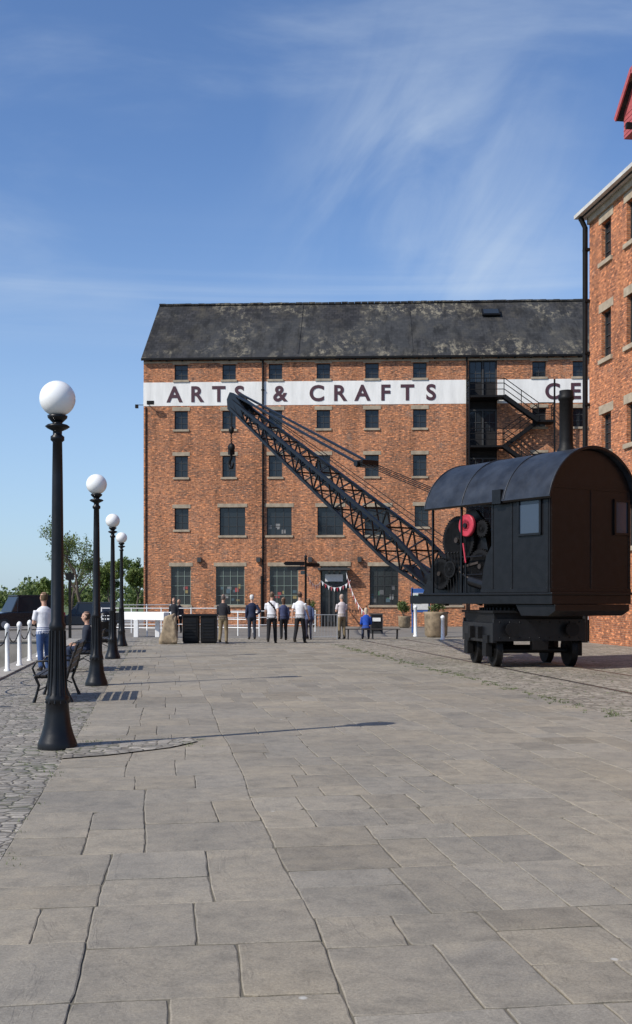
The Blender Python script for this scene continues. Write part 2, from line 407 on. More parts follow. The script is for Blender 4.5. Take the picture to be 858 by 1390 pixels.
# ------------------------------------------------------------------ walls with openings
def wall_open(mb,x0,x1,z0,z1,ops,m,depth=.25,rev=None):
    xs=sorted(set([x0,x1]+[o[0] for o in ops]+[o[1] for o in ops])); zs=sorted(set([z0,z1]+[o[2] for o in ops]+[o[3] for o in ops]))
    for i in range(len(xs)-1):
        for j in range(len(zs)-1):
            cx=(xs[i]+xs[i+1])/2;cz=(zs[j]+zs[j+1])/2
            if any(o[0]<cx<o[1] and o[2]<cz<o[3] for o in ops): continue
            mb.add([(xs[i],0,zs[j]),(xs[i+1],0,zs[j]),(xs[i+1],0,zs[j+1]),(xs[i],0,zs[j+1])],[(0,1,2,3)],m)
    for a,b,c_,d in ops:
        r_=rev or m
        mb.add([(a,0,c_),(a,depth,c_),(a,depth,d),(a,0,d)],[(0,1,2,3)],r_)
        mb.add([(b,0,c_),(b,0,d),(b,depth,d),(b,depth,c_)],[(0,1,2,3)],r_)
        mb.add([(a,0,c_),(b,0,c_),(b,depth,c_),(a,depth,c_)],[(0,1,2,3)],r_)
        mb.add([(a,0,d),(a,depth,d),(b,depth,d),(b,0,d)],[(0,1,2,3)],r_)
def window(mb,o,nx,nz,fm,gm,depth=.2,ft=.05):
    a,b,c_,d=o; y=depth
    mb.add([(a,y,c_),(b,y,c_),(b,y,d),(a,y,d)],[(0,1,2,3)],gm)
    mb.bb((a,y-.05,c_),(a+ft,y-.004,d),fm); mb.bb((b-ft,y-.05,c_),(b,y-.004,d),fm)
    mb.bb((a+ft,y-.048,c_),(b-ft,y-.004,c_+ft),fm); mb.bb((a+ft,y-.048,d-ft),(b-ft,y-.004,d),fm)
    for i in range(1,nx): x=a+(b-a)*i/nx; mb.bb((x-.014,y-.035,c_+ft),(x+.014,y-.004,d-ft),fm)
    for i in range(1,nz): z=c_+(d-c_)*i/nz; mb.bb((a+ft,y-.033,z-.014),(b-ft,y-.006,z+.014),fm)

# ------------------------------------------------------------------ Arts & Crafts warehouse
WA=math.radians(-2.6); wc,ws=math.cos(WA),-math.sin(WA)
wh=empty('brick_warehouse',(-11.0,70.5,0),WA)
def LX(px): k=(px-HX)/F; return (k*70.5+11.0)/(wc+ws*k)
WL=40.0; EZ=17.07; RZ=21.9; WD=12.0
def zz(py): return ZP(py,70.4)
ops=[];wins=[]
for px in(246,311,374,439,505,570,732,787,848,905):
    x=LX(px)
    for (t,b) in((495,516),(558,583),(619,648)):
        o=(x-.43,x+.43,zz(b),zz(t)); ops.append(o);wins.append((o,2,3,FRAMED,GLASS))
for (a,b,t,bo) in((237,256,690,719),(298,333,689,727),(362,396,689,727),(431,466,689,727),(495,530,689,727),(563,582,688,716),(722,742,690,719),(777,797,690,719),(838,858,690,719)):
    o=(LX(a),LX(b),zz(bo),zz(t)); ops.append(o); wins.append((o,3 if b-a>25 else 2,3,FRAMED,GLASS))
shop=[]
for (a,b) in((232,259),(293,332),(366,405),(502,541),(590,628),(722,742),(777,797)):
    o=(LX(a),LX(b),1.35,3.81); ops.append(o); wins.append((o,4 if b-a>30 else 3,4,FRAMEG if a<420 else FRAMED,SHOPGL)); shop.append(o)
door=(LX(435),LX(472),.0,3.8); ops.append(door)
bay=(LX(636.5),LX(675),4.2,16.85); ops.append(bay)
b=MB(); wall_open(b,0,WL,0,EZ,ops,BR1,.26)
b.add([(0,0,0),(0,0,EZ),(0,WD/2,RZ-.15),(0,WD,EZ),(0,WD,0)],[(0,1,2,3,4)],BR1)
b.add([(WL,0,0),(WL,0,EZ),(WL,WD/2,RZ-.15),(WL,WD,EZ),(WL,WD,0)],[(0,1,2,3,4)],BR1)
b.add([(0,WD,0),(WL,WD,0),(WL,WD,EZ),(0,WD,EZ)],[(0,1,2,3)],BR1)
b.build('walls',wh,recalc=False)
b=MB()
for o,nx,nz,fm,gm in wins: window(b,o,nx,nz,fm,gm,.2)
b.build('windows',wh,recalc=False)
b=MB()
for o,*_ in wins:
    e=.13; b.bb((o[0]-e,-.025,o[3]+.002),(o[1]+e,.1,o[3]+.24),STONE); b.bb((o[0]-.09,-.07,o[2]-.14),(o[1]+.09,.12,o[2]-.002),STONE)
b.bb((door[0]-.2,-.05,3.82),(door[1]+.2,.1,4.1),STONE)
b.build('lintels_and_sills',wh,bevel=.01)
b=MB(); pm=[mat('poster_grey',(.20,.20,.19),.7,0,.3,9,0),mat('poster_dim',(.10,.10,.10),.7,0,.3,9,0),mat('poster_teal',(.06,.10,.12),.7,0,.3,5,0),mat('poster_red',(.28,.05,.05),.7,0,.3,5,0),mat('poster_yellow',(.25,.2,.08),.7,0,.2,5,0),mat('poster_green',(.05,.12,.07),.7,0,.2,5,0),mat('poster_rose',(.45,.10,.12),.7,0,.2,5,0)]
for i,o in enumerate(shop[:4]):
    for _ in range(int((o[1]-o[0])*(5 if i in(1,3) else 3))):
        x=ru(o[0]+.1,o[1]-.35);z=ru(o[2]+.1,o[2]+1.1);ww=ru(.12,.28);hh=ru(.12,.3);y=.196-ru(0,.01)
        b.add([(x,y,z),(x+ww,y,z),(x+ww,y,z+hh),(x,y,z+hh)],[(0,1,2,3)],random.choice(pm[:6]))
for o,*_ in wins[32:33]:
    for _ in range(4):
        x=ru(o[0]+.1,o[1]-.35);z=ru(o[2]+.1,o[2]+.5);y=.19-ru(0,.01);ww=ru(.15,.3)
        b.add([(x,y,z),(x+ww,y,z),(x+ww,y,z+.25),(x,y,z+.25)],[(0,1,2,3)],random.choice(pm[:3]))
b.build('window_posters',wh,recalc=False)
b=MB(); dx0,dx1=door[0],door[1]
b.add([(dx0,.24,0),(dx1,.24,0),(dx1,.24,3.8),(dx0,.24,3.8)],[(0,1,2,3)],GLASS)
for x in(dx0+.05,dx0+.55,(dx0+dx1)/2,dx1-.5,dx1-.05): b.bb((x-.05,.15,0),(x+.05,.236,3.8),FRAMED)
b.bb((dx0,.14,2.55),(dx1,.23,2.7),FRAMED); b.bb((dx0,.145,0),(dx1,.232,.3),DOORT)
b.bb((dx0-.15,-.75,3.55),(dx1+.15,-.03,3.7),FRAMED)
b.bb((dx0+.3,-.02,2.85),(dx1-.3,.13,3.3),PAPER)
b.build('entrance_door',wh)
b=MB(); a0,a1=bay[0],bay[1]
b.add([(a0,.25,bay[2]),(a1,.25,bay[2]),(a1,.25,bay[3]),(a0,.25,bay[3])],[(0,1,2,3)],DOORT)
for zf in(14.35,11.25,8.2,5.2):
    b.bb((a0+.001,-.1,zf-.16),(a1-.001,.24,zf),BLACKM)
    zt=min(zf+2.45,bay[3])
    for i in range(3):
        x=a0+(a1-a0)*(i)/2; x=min(max(x,a0+.05),a1-.05); b.bb((x-.05,.14,zf),(x+.05,.245,zt),FRAMED)
    b.bb((a0,.145,zt-.1),(a1,.24,zt),FRAMED)
    for sx in(0,1):
        xa=a0+.1+sx*(a1-a0)/2; xb=a0-.1+(sx+1)*(a1-a0)/2
        b.add([(xa,.235,zf+1.1),(xb,.235,zf+1.1),(xb,.235,zt-.12),(xa,.235,zt-.12)],[(0,1,2,3)],GLASS)
        b.bb(((xa+xb)/2-.015,.20,zf+1.1),((xa+xb)/2+.015,.233,zt-.12),FRAMED); b.bb((xa,.20,zf+1.6),(xb,.232,zf+1.64),FRAMED)
b.build('loading_doors',wh)
zb0,zb1=zz(551),zz(519)
b=MB(); b.bb((.0,-.012,zb0),(a0-.003,.05,zb1),BAND); b.bb((a1+.003,-.012,zb0),(WL,.05,zb1),BAND)
b.bb((-.012,-.010,zb0),(.05,.5,zb1),BAND)
b.build('painted_band',wh)
def glyph(ch,x,z,h,m,parent,bold=.028):
    cu=bpy.data.curves.new('t','FONT'); cu.body=ch; cu.size=h/.70; cu.extrude=.012; cu.offset=bold; cu.align_x='CENTER'; cu.resolution_u=6
    to=bpy.data.objects.new('t',cu); scene.collection.objects.link(to)
    bpy.context.view_layer.update(); dg=bpy.context.evaluated_depsgraph_get()
    me=bpy.data.meshes.new_from_object(to.evaluated_get(dg)); bpy.data.objects.remove(to)
    me.materials.clear(); me.materials.append(m)
    o=bpy.data.objects.new('letter_'+('ampersand' if ch=='&' else ch),me); scene.collection.objects.link(o)
    o.parent=parent; o.rotation_euler=(math.pi/2,0,0); o.location=(x,-.026,z-h/2); return o
for ch,px in zip('ARTS&CRAFTSCE',(237,267,297,325,380,430,461,492,523,553,585,750,781)):
    glyph(ch,LX(px),(zb0+zb1)/2+.0,.96,MAROON,wh,.036)
b=MB(); ov=.25; sl=(RZ-EZ)/(WD/2)
def slope(y0,z0,y1,z1,m): 
    b.add([(-.12,y0,z0),(WL+.12,y0,z0),(WL+.12,y1,z1),(-.12,y1,z1),(-.12,y0,z0-.12),(WL+.12,y0,z0-.12),(WL+.12,y1,z1-.12),(-.12,y1,z1-.12)],[(0,1,2,3),(7,6,5,4),(0,4,5,1),(1,5,6,2),(3,2,6,7),(0,3,7,4)],m)
slope(-ov,EZ-ov*sl+.14,WD/2,RZ+.14,SLATE); slope(WD+ov,EZ-ov*sl+.14,WD/2,RZ+.14,SLATE)
b.build('slate_roof',wh)
b=MB(); x=-.1
while x<WL: b.box((x+.22,WD/2,RZ+.17+ru(-.02,.02)),(.43,.32,.12),SLATE); x+=.45
b.bb((-.1,-.33,EZ-.14),(WL,-.19,EZ-.03),BLACKM)
for x in np.arange(.5,WL,1.0): b.bb((x-.04,-.2,EZ-.22),(x+.04,.0,EZ-.1),BLACKM)
b.bb((0,-.06,EZ-.32),(WL,.02,EZ-.2),STONE)
for px in(645,):
    xx=LX(px)*1.07; zc=ZP(430,74.0); yc=(zc-EZ)/sl
    R=Matrix.Rotation(math.atan(sl),3,'X'); b.box((xx,yc-.1,zc+.25),(1.2,.9,.12),BLACKM,R); b.box((xx,yc-.12,zc+.32),(1.0,.7,.04),GLASS,R)
for px in(404,560):
    xx=LX(px); R=Matrix.Rotation(math.atan(sl),3,'X'); b.box((xx,WD/4,(EZ+RZ)/2+.17),(.10,7.3,.03),SLATE,R)
b.build('roof_trim',wh)
b=MB(); xx=LX(357); b.tube([(xx,-.1,EZ-.1),(xx,-.1,0)],.06,BLACKM,10); 
for z in np.arange(1,17,2.0): b.box((xx,-.08,z),(.2,.12,.07),BLACKM)
b.tube([(xx-.05,-.1,3.2),(xx-.05,-.1,0)],.09,BLACKM,10)
xx=LX(639)-.25; b.tube([(xx,-.1,EZ-.1),(xx,-.1,0)],.05,BLACKM,10)
xx=LX(202); b.beam((xx,-.02,zz(549)),(xx,-.4,zz(547)),.04,.04,BLACKM); b.box((xx+.2,-.45,zz(548)),(.45,.18,.22),BLACKM)
b.beam((-.02,.1,zz(549)),(-.45,.05,zz(549)),.04,.04,BLACKM); b.box((-.45,.05,zz(551)),(.18,.2,.22),BLACKM)
b.tube([(0.15,-.05,14),(.15,-.05,0)],.035,BLACKM,8)
for px in(271,351,421,488): b.box((LX(px),-.15,zz(760)),(.25,.25,.3),FRAMED)
b.build('pipes_and_lights',wh)
b=MB(); xa=LX(668);xb=LX(738)
def rail(p,q,h=1.05):
    p=Vector(p);q=Vector(q);n=max(1,int((q-p).length/1.0))
    for i in range(n+1):
        t=p.lerp(q,i/n); b.beam(t,t+Vector((0,0,h)),.045,.045,BLACKM)
    for k in(.35,.7,1.0): b.beam(p+Vector((0,0,h*k)),q+Vector((0,0,h*k)),.045,.045,BLACKM)
zs=[14.35,12.8,11.25,9.7,8.2,6.7,5.2,3.4,0.05]
for i,z in enumerate(zs):
    if i==8: break
    if i%2==0:
        b.bb((a0-.1,-1.2,z-.12),(xa+.7,-.11,z-.0),BLACKM); rail((a0-.1,-1.18,z),(xa+.6,-1.18,z)); rail((a0-.1,-1.18,z),(a0-.1,-.15,z))
    else:
        b.bb((xb-.5,-1.2,z-.12),(xb+.5,-.05,z),BLACKM); rail((xb-.5,-1.18,z),(xb+.5,-1.18,z)); rail((xb+.48,-1.18,z),(xb+.48,-.1,z))
    z2=zs[i+1]; s0,s1=(xa+.6,xb-.5) if i%2==0 else (xb-.5,xa+.6); yy=-.95 if i%2==0 else -.35
    for dy in(-.28,.28): b.beam((s0,yy+dy,z-.05),(s1,yy+dy,z2-.05),.04,.24,BLACKM)
    n=8
    for k in range(1,n): t=k/n; b.box((s0+(s1-s0)*t,yy,z+(z2-z)*t),(.25,.54,.04),BLACKM)
    rail((s0,yy-.28,z),(s1,yy-.28,z2))
for x in(a0-.1,xb+.48): b.beam((x,-1.18,0),(x,-1.18,15.3),.10,.10,BLACKM)
b.build('fire_escape',wh)

# ------------------------------------------------------------------ right warehouse
W2L=32.0; cornerU=40.8; wv=16.4
w2=empty('brick_warehouse.001',Q(cornerU,wv),A8-math.pi/2)
E2=16.55
ops=[];w_=[]
for n in range(13):
    xc=1.62+n*2.27
    for (t,bm_) in((298,352),(420,485),(560,612),(690,745)):
        z1=ZP(t,41.05);z0=ZP(bm_,41.05); o=(xc-.45,xc+.45,z0,z1); ops.append(o); w_.append(o)
    if n>1: o=(xc-.5,xc+.5,1.2,3.2); ops.append(o); w_.append(o)
b=MB(); wall_open(b,0,W2L,0,E2,ops,BR2,.28)
D2=13.0; R2=21.2
for x in(0,W2L): b.add([(x,0,0),(x,0,E2),(x,D2/2,R2-.1),(x,D2,E2),(x,D2,0)],[(0,1,2,3,4)],BR2)
b.add([(0,D2,0),(W2L,D2,0),(W2L,D2,E2),(0,D2,E2)],[(0,1,2,3)],BR2)
b.build('walls',w2,recalc=False)
b=MB()
for o in w_: window(b,o,2,4,FRAMED,GLASS,.2)
b.build('windows',w2,recalc=False)
b=MB()
for o in w_:
    b.bb((o[0]-.22,-.02,o[3]+.002),(o[1]+.22,.1,o[3]+.33),STONE); b.bb((o[0]-.15,-.09,o[2]-.17),(o[1]+.15,.12,o[2]-.002),STONE)
b.build('lintels_and_sills',w2,bevel=.01)
b=MB(); sl2=(R2-E2)/(D2/2); ov=.3
for (y0,y1) in((-ov,D2/2),(D2+ov,D2/2)):
    z0=E2-ov*sl2+.2; z1=R2+.2
    b.add([(-.35,y0,z0),(W2L+.1,y0,z0),(W2L+.1,y1,z1),(-.35,y1,z1),(-.35,y0,z0-.14),(W2L+.1,y0,z0-.14),(W2L+.1,y1,z1-.14),(-.35,y1,z1-.14)],[(0,1,2,3),(7,6,5,4),(0,4,5,1),(1,5,6,2),(3,2,6,7),(0,3,7,4)],SLATE)
b.build('slate_roof',w2)
b=MB(); b.bb((-.38,-.48,E2-.08),(W2L,-.31,E2+.06),GUT); b.bb((-.3,-.3,E2-.12),(W2L,-.003,E2-.05),GUT); b.bb((0,-.1,E2-.4),(W2L,-.002,E2-.13),STONE)
b.tube([(-.05,-.35,E2-.1),(-.05,-.15,E2-.5),(-.05,-.15,0)],.10,BLACKM,10)
for z in np.arange(1.2,16,2): b.box((-.05,-.1,z),(.28,.22,.08),BLACKM)
b.build('gutter_and_downpipe',w2)
b=MB(); xl0,xl1=5.0,7.2; y0=-.78;z0=17.35;zt=18.25
b.bb((xl0,y0,z0),(xl1,3.0,zt),REDL)
pk=(xl0+xl1)/2
b.prism([(xl0,zt),(xl1,zt),(pk,zt+.95)],y0,3.0,REDL)
for z in np.arange(z0+.1,zt,.16): b.bb((xl0-.012,y0-.012,z),(xl1+.012,2.9,z+.015),REDL)
for sx in(-1,1):
    e=pk+sx*((xl1-xl0)/2+.22)
    b.add([(pk,y0-.2,zt+1.03),(pk,3.2,zt+1.03),(e,3.2,zt-.12),(e,y0-.2,zt-.12),(pk,y0-.2,zt+.95),(pk,3.2,zt+.95),(e,3.2,zt-.2),(e,y0-.2,zt-.2)],[(0,1,2,3),(7,6,5,4),(0,3,7,4),(3,2,6,7),(0,4,5,1)],SLATE)
    b.beam((pk,y0-.22,zt+.97),(e,y0-.22,zt-.17),.05,.18,REDL)
b.beam((pk,y0-.4,z0-.02),(pk,1,z0-.02),.15,.18,BLACKM)
b.build('hoist_dormer',w2)

# ------------------------------------------------------------------ street lamps
def lamp(pos):
    e=empty('street_lamp',pos); b=MB()
    prof=[(.215,0),(.215,.05),(.205,.08),(.175,.16),(.148,.26),(.132,.38),(.122,.50),(.13,.52),(.13,.56),(.105,.60),(.092,.80),(.084,1.05),(.08,1.3),(.09,1.32),(.09,1.36),(.072,1.40),(.066,2.2),(.058,3.0),(.052,3.38),(.075,3.40),(.075,3.44),(.05,3.46),(.05,3.50),(.11,3.53),(.135,3.55),(.11,3.57),(.05,3.585),(.06,3.60),(.105,3.645),(.11,3.67),(.08,3.68)]
    b.lathe(prof,BLACK,28)
    for k in range(12):
        a=2*math.pi*k/12; b.tube([(math.cos(a)*.128,math.sin(a)*.128,.5),(math.cos(a)*.10,math.sin(a)*.10,.62),(math.cos(a)*.082,math.sin(a)*.082,1.3)],.012,BLACK,6)
    b.build('post',e); b=MB(); b.sphere((0,0,3.86),.196,GLOBE,32,20); b.build('globe',e)
for px,d in((78,12.2),(131,21.2),(153,30.9),(165,39.3)): lamp(P(px,d,.018))

# ------------------------------------------------------------------ steam crane
ANG=math.atan2(.839,-.545)
cr=empty('steam_crane',slew,ANG)
ra=(math.pi/2+A8)-ANG
b=MB()
b.bb((-1.3,-1.12,1.02),(1.3,1.12,1.34),BLACKM); b.bb((-1.38,-1.18,1.34),(1.38,1.18,1.40),BLACKM)
for y in(-1.12,1.12): b.bb((-1.35,y-.05,.62),(1.35,y+.05,1.10),BLACK)
for x in(-1.32,1.32):
    b.bb((x-.05,-1.15,.66),(x+.05,1.15,1.2),BLACK)
    for y in(-.75,.75):
        b.lathe([(.06,0),(.06,.22),(.17,.24),(.17,.28)],BLACKM,16,Matrix.Translation((x,y,.95))@Matrix.Rotation(math.copysign(math.pi/2,x),4,'Y'))
    for y in np.arange(-1,1.01,.25): b.sphere((x+math.copysign(.05,x),y,1.12),.022,BLACK,8,5); b.sphere((x+math.copysign(.05,x),y,.74),.022,BLACK,8,5)
    b.bb((x-.1,-.2,.45),(x+.1,.2,.68),BLACKM)
for x in(-.82,.82):
    b.tube([(x,-1.2,.42),(x,1.2,.42)],.07,BLACKM,12)
    for y in(-.95,.95):
        M_=Matrix.Translation((x,y,.445))@Matrix.Rotation(math.pi/2,4,'X')
        b.lathe([(.33,-.07),(.42,-.07),(.42,.05),(.45,.055),(.45,.075),(.33,.075),(.33,-.07)],BLACKM,32,M_)
        b.lathe([(.1,-.09),(.1,.09)],BLACKM,16,M_)
        for k in range(8):
            a=k*math.pi/4; b.beam((x,y,.445),(x+.36*math.cos(a),y,.445+.36*math.sin(a)),.06,.05,BLACKM,(0,1,0))
        sy=math.copysign(1,y); b.bb((x-.16,y+sy*.12,.28),(x+.16,y+sy*.28,.62),BLACKM); b.bb((x-.2,y+sy*.13,.60),(x+.2,y+sy*.26,.8),BLACKM)
for y in(-1.22,1.22):
    for x in(-.35,.35): b.bb((x-.1,y-.06,.7),(x+.1,y+.06,1.0),BLACKM)
o=b.build('carriage',cr,rz=ra,bevel=.012)
b=MB(); b.lathe([(1.02,1.40),(1.02,1.47),(.95,1.48),(.95,1.56)],BLACKM,48)
for k in range(60):
    a=2*math.pi*k/60; b.box((1.04*math.cos(a),1.04*math.sin(a),1.435),(.05,.05,.07),BLACKM,Matrix.Rotation(a,3,'Z'))
b.build('slewing_ring',cr)
b=MB()
b.bb((-2.4,-1.33,1.56),(2.9,1.33,1.78),BLACK); b.bb((-2.44,-1.37,1.78),(2.5,1.37,1.84),BLACK)
b.prism([(-2.42,1.555),(-2.42,1.40),(-2.2,1.28),(-1.3,1.28),(-1.1,1.555)],-1.25,1.25,BLACK)
for y in(-.6,.6): b.prism([(2.2,1.5),(3.1,1.75),(3.15,2.3),(2.95,2.4),(2.2,2.2)],y-.06,y+.06,BLACK)
b.build('platform',cr,bevel=.012)
hw=1.36; zf=1.84; ze=4.30; zp=5.2
Rr=(hw*hw+(zp-ze)**2)/(2*(zp-ze)); zc=zp-Rr
def arc(h,R,n=24):
    a0_=math.asin(min(1,h/R)); return [(R*math.sin(-a0_+2*a0_*i/n),zc+R*math.cos(-a0_+2*a0_*i/n)) for i in range(n+1)]
prof=[(-hw,zf)]+arc(hw,Rr)+[(hw,zf)]
b=MB(); b.prism(prof,-2.36,-2.31,BLACK,'x')
prof2=[(-hw+.06,zf)]+[(y*.955,z-.0) for y,z in arc(hw,Rr)]+[(hw-.06,zf)]
b.prism(prof2,-.42,-.38,BLACK,'x')
for y in(-hw,hw):
    s_=math.copysign(1,y); yy0,yy1=sorted((y,y-s_*.045))
    b.bb((-2.305,yy0,zf),(-.385,yy1,ze),BLACK)
    b.prism([(-.38,zf),(-.38,3.0),(-.2,2.75),(-.08,2.4),(0,zf)],yy0,yy1,BLACK)
    for x in(-2.29,-1.1,-.42): b.bb((x-.03,min(y,y+s_*.014),zf),(x+.03,max(y,y+s_*.014),ze),BLACK)
    for z in np.arange(zf+.1,ze,.14):
        for x in(-2.29,-1.1,-.42): b.sphere((x,y+s_*.014,z),.013,BLACK,6,4)
    b.bb((-2.3,min(y,y+s_*.02),zf),(-.0,max(y,y+s_*.02),zf+.08),BLACK)
for y in(-hw+.06,0.,hw-.06):
    b.bb((-2.375,y-.03,zf),(-2.36,y+.03,ze),BLACK)
    for z in np.arange(zf+.1,ze,.14): b.sphere((-2.376,y,z),.013,BLACK,6,4)
b.bb((-2.376,-hw,zf),(-2.361,hw,zf+.09),BLACK); b.bb((-2.374,-hw,ze-.04),(-2.361,hw,ze+.03),BLACK)
b.build('house',cr,bevel=.008)
b=MB()
def fr(c,u,hu,hz,n,m=BLACK):
    c=Vector(c);u=Vector(u);n=Vector(n);Z=Vector((0,0,1))
    b.add([c-u*hu-Z*hz+n*.012,c+u*hu-Z*hz+n*.012,c+u*hu+Z*hz+n*.012,c-u*hu+Z*hz+n*.012],[(0,1,2,3)],CABGL)
    for s_ in(-1,1):
        b.beam(c+u*hu*s_-Z*(hz+.03)+n*.02,c+u*hu*s_+Z*(hz+.03)+n*.02,.06,.05,m,n); b.beam(c-u*(hu+.03)+Z*hz*s_+n*.022,c+u*(hu+.03)+Z*hz*s_+n*.022,.05,.06,m,n)
fr((-1.72,hw,3.62),(1,0,0),.36,.42,(0,1,0)); fr((-1.72,-hw,3.62),(1,0,0),.36,.42,(0,-1,0))
fr((-2.36,-1.02,3.65),(0,1,0),.24,.4,(-1,0,0))
b.box((-.75,hw+.09,4.15),(.3,.18,.34),BLACK)
b.build('house_windows',cr)
b=MB(); h2=hw+.16
def arc2(R,h,n=28):
    a_=math.asin(min(.999,h/R)); return [(R*math.sin(-a_+2*a_*i/n),zc+R*math.cos(-a_+2*a_*i/n)) for i in range(n+1)]
o1=arc2(Rr+.075,min(h2,Rr+.05)); o2=arc2(Rr+.025,min(h2-.02,Rr+.0))
nn=len(o1); x0,x1=-2.52,2.05
vs=[(x0,y,z) for y,z in o1]+[(x1,y,z) for y,z in o1]+[(x0,y,z) for y,z in o2]+[(x1,y,z) for y,z in o2]
fs=[]
for i in range(nn-1): fs.append((i,i+1,nn+i+1,nn+i)); fs.append((2*nn+i,3*nn+i,3*nn+i+1,2*nn+i+1))
b.add(vs,fs,BLACKR,True)
fs=[]
for i in range(nn-1): fs.append((i,2*nn+i,2*nn+i+1,i+1)); fs.append((nn+i,nn+i+1,3*nn+i+1,3*nn+i))
for i in(0,nn-1): fs.append((i,nn+i,3*nn+i,2*nn+i))
b.add(vs,fs,BLACK)
for x in(-2.5,-.98,.55,2.03):
    pts=[(x,y,z+.004) for y,z in arc2(Rr+.08,min(h2,Rr+.05))]; b.tube(pts,.014,BLACKR,6)
b.build('roof',cr)
b=MB()
for x in(1.95,.8):
    for y in(-1.3,1.3): b.beam((x,y,1.8),(x,y,4.33),.05,.05,BLACK)
for y in(-1.3,1.3): b.beam((-.3,y,4.3),(1.98,y,4.3),.06,.06,BLACK)
for z in (2.3,2.75): b.tube([(.0,1.3,z),(.8,1.3,z)],.018,BLACK,8)
b.build('roof_posts',cr)
b=MB(); b.lathe([(.22,4.9),(.22,5.3),(.175,5.36),(.165,5.5),(.165,6.5),(.19,6.52),(.19,6.6),(.165,6.62),(.165,6.74),(.14,6.74),(.14,6.5)],BLACKM,28,Matrix.Translation((-1.55,0,0))); b.build('chimney',cr)
b=MB(); b.lathe([(.72,1.8),(.72,4.4),(.5,4.7),(.22,4.85)],BLACKM,32,Matrix.Translation((-1.4,0,0))); b.build('boiler',cr)
def gear(b,c,R,w,m,teeth=0,spokes=6,rim=.08):
    M_=Matrix.Translation(Vector(c))@Matrix.Rotation(math.pi/2,4,'X')
    b.lathe([(R-rim,-w/2),(R,-w/2),(R,w/2),(R-rim,w/2),(R-rim,-w/2)],m,40,M_,False); b.lathe([(R*.18,-w*.7),(R*.18,w*.7)],m,20,M_)
    for k in range(spokes):
        a=2*math.pi*k/spokes+.2; b.beam(c,(c[0]+(R-rim*.5)*math.cos(a),c[1],c[2]+(R-rim*.5)*math.sin(a)),w*.5,R*.12,m,(0,1,0))
    for k in range(teeth):
        a=2*math.pi*k/teeth; b.box((c[0]+R*math.cos(a),c[1],c[2]+R*math.sin(a)),(.05,w,.035),m,Matrix.Rotation(-a,3,'Y'))
b=MB()
for y in(-.95,.95):
    yy=(y-.05,y+.05)
    b.prism([(-.25,1.84),(-.25,2.3),(.1,2.7),(.35,3.7),(.6,3.95),(.95,3.95),(1.2,3.6),(1.7,2.9),(2.5,2.3),(2.75,1.84)],*yy,BLACK)
gear(b,(1.15,1.08,3.2),.60,.1,BLACKM,52,6); gear(b,(.25,1.12,2.5),.42,.1,BLACKM,34,5); gear(b,(1.85,1.1,2.35),.40,.1,BLACKM,32,5)
gear(b,(.2,1.1,3.45),.2,.12,BLACKM,18,4); gear(b,(1.25,1.3,2.45),.22,.06,BLACKM,0,4,.04)
b.tube([(1.15,-1.1,3.2),(1.15,1.2,3.2)],.07,RUST,14); b.tube([(.25,-1.1,2.5),(.25,1.2,2.5)],.06,RUST,14); b.tube([(1.85,-1.1,2.35),(1.85,1.2,2.35)],.06,RUST,14)
for k in range(18):
    y=-.8+k*.09; M_=Matrix.Translation((1.85,y,2.35))@Matrix.Rotation(math.pi/2,4,'X'); b.lathe([(.26,-.04),(.285,-.02),(.285,.02),(.26,.04)],RUST,24,M_)
M_=Matrix.Translation((1.15,0,3.2))@Matrix.Rotation(math.pi/2,4,'X'); b.lathe([(.33,-.8),(.33,.8)],BLACKM,28,M_)
for y in(-1.18,1.18):
    b.tube([(-.1,y,2.0),(.55,y,2.15)],.15,BLACK,18); b.tube([(.55,y,2.15),(1.25,y,2.5)],.025,RAILM,8); b.beam((1.2,y,2.45),(.3,y,2.6),.05,.06,RUST)
for i in range(5): b.tube([(.9+.12*i,1.25,1.84),(.95+.12*i,1.3,2.85)],.014,BLACKM,6); b.sphere((.95+.12*i,1.3,2.87),.03,BLACKM,8,6)
b.build('winding_gear',cr,bevel=.006)
b=MB(); M_=Matrix.Translation((.66,1.24,3.55))@Matrix.Rotation(math.pi/2,4,'X')
b.lathe([(.15,-.05),(.27,-.05),(.29,-.03),(.29,.03),(.27,.05),(.15,.05),(.15,-.05)],RED,36,M_,False); b.lathe([(.06,-.09),(.06,.09)],BLACK,16,M_)
for k in range(5): a=k*1.2566; b.beam((.66,1.24,3.55),(.66+.2*math.cos(a),1.24,3.55+.2*math.sin(a)),.04,.05,RED,(0,1,0))
b.tube([(.66,1.0,3.55),(.66,1.3,3.55)],.035,RAILM,10)
b.beam((.72,1.32,3.1),(.62,1.32,2.6),.03,.035,RED); b.beam((.62,1.32,2.6),(.60,1.32,1.84),.03,.035,BLACK); b.build('red_brake_wheel',cr,bevel=.005)
